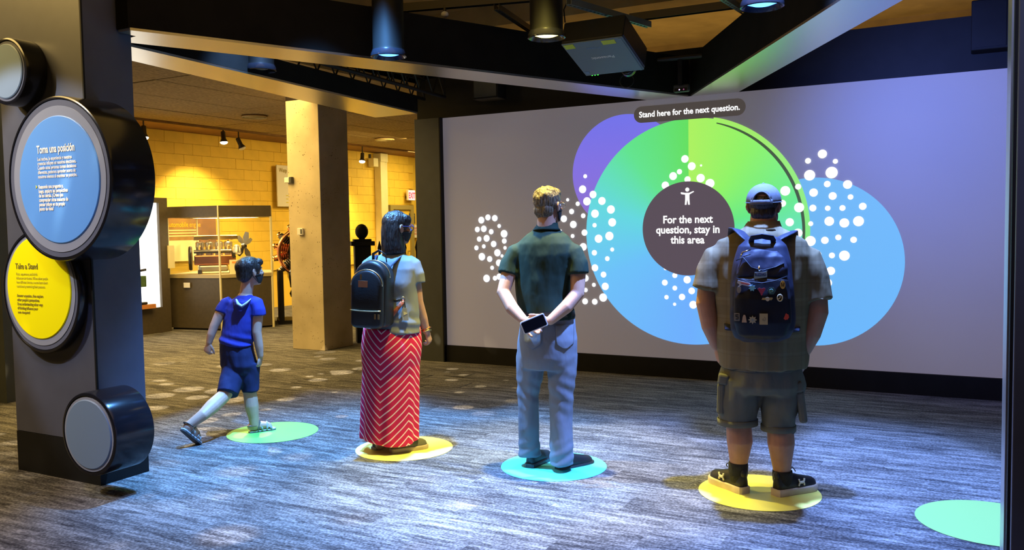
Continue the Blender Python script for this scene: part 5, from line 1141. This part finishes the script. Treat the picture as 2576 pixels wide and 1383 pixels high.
b.limb([(-0.04,0.02,0.658), (-0.066,0.02,0.375), (-0.08,0.02,0.034)], [0.08, 0.055, 0.038], 14)
b.limb([(0.085,-0.04,0.662), (0.067,-0.04,0.381), (0.048,-0.04,0.042)], [0.08, 0.055, 0.038], 14)
remesh('body', b, M['skin'], P, 0.0048, 3)
face_bits(P, H); face_mask(P, H, M['mask']); eyeglasses(P, H, mat('blue_black_glasses', (0.03, 0.03, 0.14), 0.2))
h = MB(); hell(h, H, (0, -0.014, 0.042), (0.083, 0.104, 0.088))
hell(h, H, (0.052, 0.040, 0.060), (0.030, 0.045, 0.040)); hell(h, H, (-0.052, 0.050, 0.045), (0.032, 0.045, 0.05))
h.rings([[H @ p for p in rg((x, y, z), rx, ry, 0, 30)] for x, y, z, rx, ry in ((0, -0.025, 0.06, 0.080, 0.090), (0, -0.042, 0.0, 0.084, 0.076), (0, -0.044, -0.06, 0.086, 0.078), (0, -0.040, -0.11, 0.090, 0.082), (0, -0.036, -0.15, 0.092, 0.084), (0, -0.036, -0.175, 0.086, 0.078))])
h.rings([[H @ p for p in rg((x, y, z), rx, ry, 0, 20)] for x, y, z, rx, ry in ((-0.066, 0.02, 0.05, 0.022, 0.055), (-0.074, 0.02, -0.05, 0.018, 0.05), (-0.074, 0.015, -0.12, 0.016, 0.045), (-0.070, 0.01, -0.165, 0.012, 0.04))])
remesh('hair', h, M['hair_brown'], P, 0.005, 4, lambda co, no: no*(0.004*noise.noise(Vector((co.x*40, co.y*40, co.z*6)))+0.003*noise.noise(Vector((co.x*90, co.y*90, co.z*10)))))
s = MB()
loft(s, [((0.051,0,1.41), 0.060, 0.055), ((0.047,0,1.382), 0.105, 0.075), ((0.035,0,1.346), 0.165, 0.095), ((0.026,0,1.29), 0.198, 0.112), ((0.023,0,1.193), 0.205, 0.125), ((0.039,0,1.052), 0.192, 0.128), ((0.037,0,0.94), 0.200, 0.140), ((0.029,0,0.839), 0.212, 0.150)], TH, 36)
s.tube([(0.134,-0.03,1.345), (0.177,-0.04,1.308), (0.195,-0.05,1.247), (0.199,-0.05,1.186)], [0.052, 0.064, 0.066, 0.066], 18)
s.tube([(-0.079,0.1,1.345), (-0.122,0.12,1.308), (-0.149,0.13,1.24), (-0.162,0.13,1.184)], [0.050, 0.060, 0.060, 0.060], 18)
def tw(co, no):
    k = 0.008*noise.noise(Vector((co.x*8, co.y*8, co.z*7)))+0.004*math.sin(co.z*75+co.x*12)*math.exp(-((co.z-0.90)/0.07)**2)
    return no*k
remesh('tshirt', s, M['grey_tee'], P, 0.008, 5, tw)
# skirt: pleated loft with a UV layer that carries the chevron stripes
def skirt():
    n, rows = 140, 60; vs = []; uv = []
    zt = (0.024,0,0.878)[2]; zb_ = 0.080
    xt = (0.024,0,0.878)[0]; xb = (-0.013,0,0.049)[0]
    for i in range(rows+1):
        t = i/rows; z = zt+(zb_-zt)*t; cx = xt+(xb-xt)*t
        rx = 0.200+0.012*math.sin(PI*min(1, t*3))+0.004*t; ry = 0.150+0.02*math.sin(PI*min(1, t*2.5))+0.012*t
        for k in range(n):
            a = 2*PI*k/n
            w = 1+0.030*t*(math.sin(a*9+1.2*t)+0.6*math.sin(a*14+2))
            x, y = rx*w*math.cos(a), ry*w*math.sin(a); c, sn = math.cos(TH*0.5), math.sin(TH*0.5)
            vs.append((cx+x*c-y*sn, x*sn+y*c, z+(0.02*math.sin(a*2+0.4)*t)))
    fs = [(i*n+k, i*n+(k+1) % n, (i+1)*n+(k+1) % n, (i+1)*n+k) for i in range(rows) for k in range(n)]
    me = bpy.data.meshes.new('skirt'); me.from_pydata(vs, [], fs); me.update()
    ul = me.uv_layers.new(name='UVMap'); q = 0
    for i in range(rows):
        for k in range(n):
            for (ii, kk) in ((i, k), (i, k+1), (i+1, k+1), (i+1, k)):
                ul.data[q].uv = (kk/n, zt+(zb_-zt)*ii/rows); q += 1
    for p in me.polygons: p.use_smooth = True
    m = bpy.data.materials.new('red_chevron_jersey'); m.use_nodes = True; nt = m.node_tree; bs = nt.nodes['Principled BSDF']; bs.inputs['Roughness'].default_value = 0.85; bs.inputs['Specular IOR Level'].default_value = 0.2
    u = nt.nodes.new('ShaderNodeUVMap'); sp = nt.nodes.new('ShaderNodeSeparateXYZ'); nt.links.new(u.outputs[0], sp.inputs[0])
    # distance from the nearest V seam, in metres round the skirt
    f = mth(nt, 'MULTIPLY_ADD', sp.outputs[0], 3.0, SEAM)
    f = mth(nt, 'FRACT', f, None); f = mth(nt, 'ABSOLUTE', mth(nt, 'SUBTRACT', f, 0.5), None); f = mth(nt, 'SUBTRACT', 0.5, f)
    d = mth(nt, 'MULTIPLY', f, 0.385)
    v = mth(nt, 'SUBTRACT', sp.outputs[1], d)
    g = mth(nt, 'FRACT', mth(nt, 'MULTIPLY', v, 19.0), None)
    g = mth(nt, 'LESS_THAN', g, 0.20)
    mx = nt.nodes.new('ShaderNodeMix'); mx.data_type = 'RGBA'; nt.links.new(g, mx.inputs[0]); mx.inputs[6].default_value = (0.60, 0.018, 0.085, 1); mx.inputs[7].default_value = (0.85, 0.66, 0.60, 1)
    nt.links.new(mx.outputs[2], bs.inputs['Base Color'])
    me.materials.append(m); o = bpy.data.objects.new('skirt', me); COL.objects.link(o); o.parent = P
    so = o.modifiers.new('s', 'SOLIDIFY'); so.thickness = 0.003
    return o
SEAM = 0.81
skirt()
br = None
for i in range(2):
    c = Vector((0.263,0,0.848))+Vector((0.002*i, 0, 0.010-0.016*i))
    ring = [c+Vector((0.031*math.cos(a), 0.031*math.sin(a), 0.008*math.cos(a+i))) for a in [2*PI*k/24 for k in range(24)]]
    br = obj('bracelet', MB().tube(ring, 0.0055, 6, close=True), M['brass'] if i else M['copper'], P, True)
M['shoe_olive'] = mat('olive_canvas_shoe', (0.10, 0.09, 0.06), 0.8, var=0.1); M['sole_sand'] = mat('sand_rubber_sole', (0.40, 0.31, 0.22), 0.7, var=0.1, vscale=10)
shoe(P, (-0.126,0.02,-0.015), -0.95, 0.235, M['shoe_olive'], M['sole_sand'], 1.3)
shoe(P, (-0.001,-0.09,-0.005), -1.2, 0.265, M['shoe_olive'], M['sole_sand'], 1.35)
# her small backpack, sitting off the left of her back
bp = thing('backpack', 'small black leather backpack with gold zips on the woman', 'backpack', (-3.618,4.86,0),0.64)
M['leather'] = mat('black_leather', (0.012, 0.013, 0.015), 0.42, bump=0.08, bscale=90)
M['gold'] = mat('gold_zip', (0.75, 0.58, 0.32), 0.3, metal=1.0)
B = Matrix.Translation((-0.115,-0.235,1.109)) @ Matrix.Rotation(-0.42, 4, 'Z') @ Matrix.Rotation(0.04, 4, 'Y')
def arch(hw, zb0, zt0, n=16, rc=0.03):
    R_ = [(hw*math.cos(a), zt0-hw*0.95+hw*0.95*math.sin(a)) for a in [PI*i/n for i in range(n+1)]]
    R_ += [(-hw, zb0+rc)]+[(-hw+rc-rc*math.cos(a), zb0+rc-rc*math.sin(a)) for a in [PI/2*i/4 for i in range(1, 5)]]+[(hw-rc+rc*math.sin(a), zb0+rc-rc*math.cos(a)) for a in [PI/2*i/4 for i in range(5)]]
    return R_
def packbody(hw, z0, z1, y0, y1, e=0.012):
    sec = [(y0+e*0.2, 0.90), (y0, 0.96) if False else (y0+e*0.7, 0.975), (y0+e*1.6, 1.0), ((y0+y1)/2, 1.01), (y1-e, 1.0), (y1, 0.95)]
    pl = arch(hw, z0, z1); cz = (z0+z1)/2
    return [[B @ Vector((x*k, y, cz+(z-cz)*k)) for x, z in pl] for y, k in sec]
mb = MB(); mb.rings(packbody(0.118, -0.20, 0.245, -0.02, 0.13)); mn = obj('main_compartment', mb, M['leather'], bp, True)
mb = MB(); mb.rings(packbody(0.112, -0.20, 0.190, -0.075, -0.018)); fp2 = obj('front_pocket', mb, M['leather'], bp, True)
pl = arch(0.119, -0.20, 0.246)
obj('zip_line', MB().tube([B @ Vector((x*1.01, 0.045, 0.022+(z-0.022)*1.01)) for x, z in pl[0:17]], 0.0045, 6), M['gold'], bp, True)
pl = arch(0.113, -0.20, 0.191)
obj('zip_line', MB().tube([B @ Vector((x*1.0, -0.062, z)) for x, z in pl[0:17]], 0.0045, 6), M['gold'], bp, True)
obj('zip_line', MB().tube([B @ Vector((x, -0.078-0.004*math.cos(x*12), -0.085+0.01*x*x*40)) for x in [-0.11+0.22*i/12 for i in range(13)]], 0.0042, 6), M['gold'], bp, True)
for x, z in ((0.075, -0.10), (0.100, -0.10), (-0.03, 0.16), (0.0, 0.225)):
    obj('zip_pull', MB().rings([[B @ Vector((x+a*0.006, (-0.088 if z < 0.2 else 0.04)+c*0.002, z+dz)) for a, c in ((-1, -1), (1, -1), (1, 1), (-1, 1))] for dz in (0.0, -0.035)]), M['gold'], bp)
obj('leather_patch', MB().rings([[B @ Vector((-0.02+a*0.033, -0.0775+c*0.003, 0.095+dz)) for a, c in ((-1, -1), (1, -1), (1, 1), (-1, 1))] for dz in (-0.022, 0.022)]), mat('tan_leather', (0.35, 0.14, 0.06), 0.6), bp)
rib(bp, 'grab_handle', [B @ Vector(p) for p in ((-0.03, 0.10, 0.235), (-0.025, 0.09, 0.29), (0.02, 0.085, 0.315), (0.065, 0.09, 0.29), (0.07, 0.10, 0.235))], 0.010, M['leather'], 0.4, (0, 1, 0))
rib(bp, 'shoulder_strap', [(-0.021,-0.16,1.264), (0.031,-0.145,1.316), (0.081,-0.11,1.363), (0.107,-0.05,1.388), (0.126,0.07,1.361), (0.158,0.1,1.24)], 0.014, M['pack'], 0.25, (0, 0, 1))
rib(bp, 'shoulder_strap', [(-0.096,-0.14,1.281), (-0.095,-0.1,1.339), (-0.079,-0.03,1.377), (-0.063,0.05,1.383), (-0.067,0.15,1.271)], 0.014, M['pack'], 0.25, (0, 0, 1))
tag(rib(bp, 'lower_strap', [(0.02,-0.17,0.969), (0.059,-0.17,1.017), (0.098,-0.16,1.064), (0.138,-0.12,1.109)], 0.014, mat('rust_strap', (0.42, 0.10, 0.04), 0.6), 0.25, (0, 1, 0)), 'rust red lower strap')
bc = Vector((0.103,-0.185,1.085))
obj('strap_buckle', MB().tube([bc+Vector((0.013*math.cos(a), 0, 0.017*math.sin(a))) for a in [2*PI*i/20 for i in range(20)]], 0.003, 6, close=True), M['gold'], bp, True)
rib(bp, 'side_strap', [(0.001,-0.17,1.095), (0.052,-0.175,1.075), (0.098,-0.175,1.087)], 0.010, M['leather'], 0.3, (0, 1, 0))
bt = thing('hanging_tag', 'clear bottle-like tag hanging from the rust strap at her hip', 'tag', (-3.618,4.86,0),0.64)
tx_, ty_, tz_ = (0.117,-0.175,0.983)
obj('tag_sleeve', MB().prism(rr(0.021, 0.044, 0.006), lambda u, v, t: (tx_+u, ty_+t, tz_+v), -0.006, 0.006), mat('clear_sleeve', (0.35, 0.36, 0.36), 0.15), bt)
obj('tag_card', MB().prism([(-0.013, 0.02), (0.015, 0.005), (-0.013, -0.008)], lambda u, v, t: (tx_+u, ty_-0.0065+t, tz_+v), -0.001, 0.001), M['cream'], bt)
obj('tag_ring', MB().tube([(tx_+0.001, ty_, tz_+0.04), (tx_-0.004, ty_, tz_+0.075), (tx_-0.006, ty_-0.005, tz_+0.10)], 0.003, 6), M['leather'], bt)

# ------------------------------------------------------------------ walking boy
P = thing('person', 'dark-haired boy in blue hooded t-shirt and navy shorts walking right', 'person', (-4.958,4.817,0),0.8)
TH = -0.75
H = HM((0.055,0,1.252), -1.10, 0.05, 0.96)
M['blue_tee'] = fabric('royal_blue_tshirt', (0.030, 0.036, 0.25), 0.85, 0.08, 0.5, 9)
M['navy_short'] = fabric('navy_shorts', (0.018, 0.022, 0.07), 0.85, 0.08, 0.5, 9)
M['hair_black'] = hairmat('black_short_hair', (0.008, 0.007, 0.008), (0.03, 0.025, 0.025))
b = MB(); head_mesh(b, H, (0.01,0,1.044), 0.046, 0.95)
loft(b, [((0.012,0,1.087), 0.05, 0.05), ((0.001,0,1.014), 0.11, 0.07), ((-0.021,0,0.898), 0.13, 0.085), ((-0.049,0,0.745), 0.115, 0.085), ((-0.059,0,0.622), 0.105, 0.08)], TH)
Lw = (-0.266,0.03,0.716); Rw = (0.107,-0.08,0.604)
b.limb([(-0.129,0.07,1.014), (-0.184,0.06,0.924), (-0.227,0.04,0.836), (-0.249,0.03,0.777), Lw], [0.045, 0.040, 0.034, 0.031, 0.023], 14)
b.limb([(0.099,-0.09,1.017), (0.095,-0.1,0.902), (0.086,-0.1,0.795), (0.1,-0.09,0.686), Rw], [0.045, 0.041, 0.036, 0.032, 0.023], 14)
hand_mesh(b, Lw, (-0.25, 0.05, -0.95), (0.5, 0.8, -0.2), 1.0, 0.82, 1, 0.5)
hand_mesh(b, Rw, (-0.15, 0.1, -0.97), (-0.8, 0.5, 0), 0.6, 0.78, 1, 0.4)
# rear leg, raised heel, then front leg
rt_ = Vector((-0.355, -0.26, 0.002)); rh_ = Vector((-0.452, -0.355, 0.130))
ry_ = (rt_-rh_).normalized(); rx_ = ry_.cross(Vector((0, 0, 1))).normalized(); rz_ = rx_.cross(ry_)
RF = Matrix(((rx_.x, ry_.x, rz_.x, rh_.x), (rx_.y, ry_.y, rz_.y, rh_.y), (rx_.z, ry_.z, rz_.z, rh_.z), (0, 0, 0, 1)))
b.limb([(-0.081,0,0.499), (-0.14,-0.09,0.358), (-0.172,-0.12,0.323), (-0.251,-0.215,0.269), (-0.316,-0.29,0.224), RF @ Vector((0, 0.020, 0.065))], [0.058, 0.052, 0.052, 0.055, 0.043, 0.033], 16)
b.limb([RF @ Vector((0, 0.012, 0.048)), RF @ Vector((0, 0.08, 0.052)), RF @ Vector((0, 0.14, 0.042))], [0.030, 0.034, 0.026], 12)
for i in range(5): b.limb([RF @ Vector(((i-2)*0.013, 0.13, 0.038)), RF @ Vector(((i-2)*0.014, 0.168-abs(i-1.4)*0.007, 0.034))], [0.009, 0.0085], 8)
b.limb([(0.001,-0.02,0.497), (0.022,-0.03,0.311), (0.03,-0.03,0.216), (0.042,-0.03,0.122), (0.046,-0.03,0.053)], [0.062, 0.052, 0.054, 0.040, 0.034], 16)
fh_ = Vector((0.021,-0.03,0.017)); q = Matrix.Translation((fh_.x, fh_.y, 0)) @ Matrix.Rotation(-1.25, 4, 'Z')
b.limb([q @ Vector((0, 0.0, 0.050)), q @ Vector((0, 0.08, 0.052)), q @ Vector((0, 0.14, 0.042))], [0.030, 0.034, 0.026], 12)
for i in range(5): b.limb([q @ Vector(((i-2)*0.013, 0.13, 0.038)), q @ Vector(((i-2)*0.014, 0.168-abs(i-1.4)*0.007, 0.034))], [0.009, 0.0085], 8)
remesh('body', b, M['skin_pale'], P, 0.0045, 3)
face_bits(P, H); face_mask(P, H, M['mask'])
h = MB(); hell(h, H, (0, -0.018, 0.042), (0.088, 0.106, 0.090)); hell(h, H, (0, -0.055, -0.010), (0.072, 0.062, 0.070)); hell(h, H, (0.02, 0.055, 0.075), (0.055, 0.045, 0.035)); hell(h, H, (0.066, 0.030, 0.035), (0.016, 0.03, 0.03)); hell(h, H, (-0.066, 0.030, 0.035), (0.016, 0.03, 0.03))
remesh('hair', h, M['hair_black'], P, 0.005, 3, lambda co, no: no*(0.003*noise.noise(Vector((co.x*35, co.y*35, co.z*12)))+0.0015*noise.noise(co*90)))
s = MB()
loft(s, [((0.011,0,1.075), 0.058, 0.052), ((0.008,0,1.051), 0.095, 0.070), ((-0.002,0,1.02), 0.138, 0.084), ((-0.013,0,0.965), 0.155, 0.094), ((-0.027,0,0.883), 0.152, 0.098), ((-0.048,0,0.791), 0.140, 0.100), ((-0.064,0,0.727), 0.142, 0.106), ((-0.069,0,0.69), 0.146, 0.110)], TH, 34)
s.tube([(-0.093,0.06,1.029), (-0.132,0.07,1.008), (-0.153,0.065,0.975), (-0.169,0.06,0.939)], [0.044, 0.052, 0.054, 0.054], 16)
s.tube([(0.053,-0.06,1.032), (0.09,-0.09,1.011), (0.098,-0.1,0.969), (0.099,-0.1,0.923)], [0.046, 0.056, 0.058, 0.060], 16)
def bw(co, no):
    k = 0.007*noise.noise(Vector((co.x*10, co.y*10, co.z*8)))+0.007*math.sin(co.z*85+co.x*25)*math.exp(-((co.z-0.72)/0.05)**2)
    return no*k
ts = remesh('hooded_tshirt', s, M['blue_tee'], P, 0.007, 4, bw)
h = MB()
h.rings([[Vector(c)+Vector((rx*math.cos(t)*0.73+ry*math.sin(t)*0.5, -rx*math.cos(t)*0.55+ry*math.sin(t)*0.8, dz*math.cos(2*t))) for t in [2*PI*i/26 for i in range(26)]] for c, rx, ry, dz in (((0.012,0,1.078), 0.062, 0.055, 0.004), ((0.008,-0.01,1.058), 0.082, 0.072, 0.006), ((0.001,-0.035,1.032), 0.094, 0.080, 0.0), ((-0.009,-0.05,1), 0.085, 0.070, 0.0), ((-0.019,-0.06,0.968), 0.055, 0.048, 0.0), ((-0.022,-0.06,0.949), 0.02, 0.02, 0.0))])
remesh('hood', h, M['blue_tee'], ts, 0.006, 3, foldwarp(0.006, 16, 1, 1))
lp_ = [(-0.056,-0.105,1.055), (-0.043,-0.125,1.02), (-0.015,-0.14,1.002), (0.018,-0.138,1.024), (0.051,-0.115,1.054)]
tag(obj('hood_lining', MB().tube(lp_, [0.006, 0.014, 0.018, 0.014, 0.005], 10, flat=0.6), fabric('grey_lining', (0.35, 0.38, 0.42)), ts, True), 'pale grey inner lining of the hood')
j = MB()
loft(j, [((-0.065,0,0.708), 0.132, 0.104), ((-0.062,0,0.622), 0.145, 0.115), ((-0.056,0,0.535), 0.150, 0.115), ((-0.052,0,0.478), 0.135, 0.095)], TH, 34)
j.tube([(-0.085,0.03,0.557), (-0.096,-0.02,0.466), (-0.121,-0.07,0.396), (-0.143,-0.11,0.337)], [0.098, 0.094, 0.086, 0.082], 20)
j.tube([(0.009,-0.03,0.544), (0.021,-0.03,0.466), (0.024,-0.03,0.388), (0.025,-0.03,0.329)], [0.092, 0.080, 0.070, 0.066], 20)
remesh('shorts', j, M['navy_short'], P, 0.007, 4, foldwarp(0.010, 10, 1.2, 7))
M['sandal'] = mat('sandal_webbing', (0.10, 0.085, 0.07), 0.7); M['sandal2'] = mat('grey_sandal_webbing', (0.28, 0.30, 0.32), 0.6); M['sole_dark'] = mat('sandal_sole', (0.05, 0.05, 0.055), 0.7); M['sole_mid'] = mat('sandal_midsole', (0.5, 0.5, 0.52), 0.6)
def sandal(q):
    prof = [(-0.026, 0.0), (-0.030, 0.05), (-0.034, 0.11), (-0.038, 0.15), (-0.030, 0.185), (0.0, 0.198), (0.030, 0.185), (0.038, 0.15), (0.030, 0.10), (0.028, 0.05), (0.026, 0.0), (0.015, -0.018), (-0.015, -0.018)]
    o = obj('sandal', MB().prism(prof, lambda u, v, t: q @ Vector((u, v, t)), 0.0, 0.012), M['sole_dark'], P)
    obj('midsole', MB().prism([(x*0.97, y*0.985) for x, y in prof], lambda u, v, t: q @ Vector((u, v, t)), 0.012, 0.020), M['sole_mid'], o)
    A = lambda y, w, h, yy=0.0: [q @ Vector((-w*math.cos(a), y+yy*math.sin(a), 0.02+h*math.sin(a))) for a in [PI*i/12 for i in range(13)]]
    for k, (y, w, h, yy, mm) in enumerate(((0.15, 0.037, 0.040, -0.01, M['sandal2']), (0.115, 0.034, 0.056, 0.01, M['sandal2']), (0.08, 0.033, 0.070, -0.015, M['sandal2']), (0.045, 0.033, 0.085, 0.02, M['sandal']))):
        obj('strap', MB().tube(A(y, w, h, yy), 0.0085, 8, flat=0.35, upv=(0, 1, 0)), mm, o, True)
    obj('heel_strap', MB().tube([q @ Vector((0.034*math.sin(a), 0.035-0.06*math.cos(a), 0.062)) for a in [-1.5+3.0*i/12 for i in range(13)]], 0.010, 8, flat=0.35), M['sandal'], o, True)
    return o
sandal(Matrix.Translation((fh_.x, fh_.y, 0)) @ Matrix.Rotation(-1.25, 4, 'Z'))
sandal(RF)
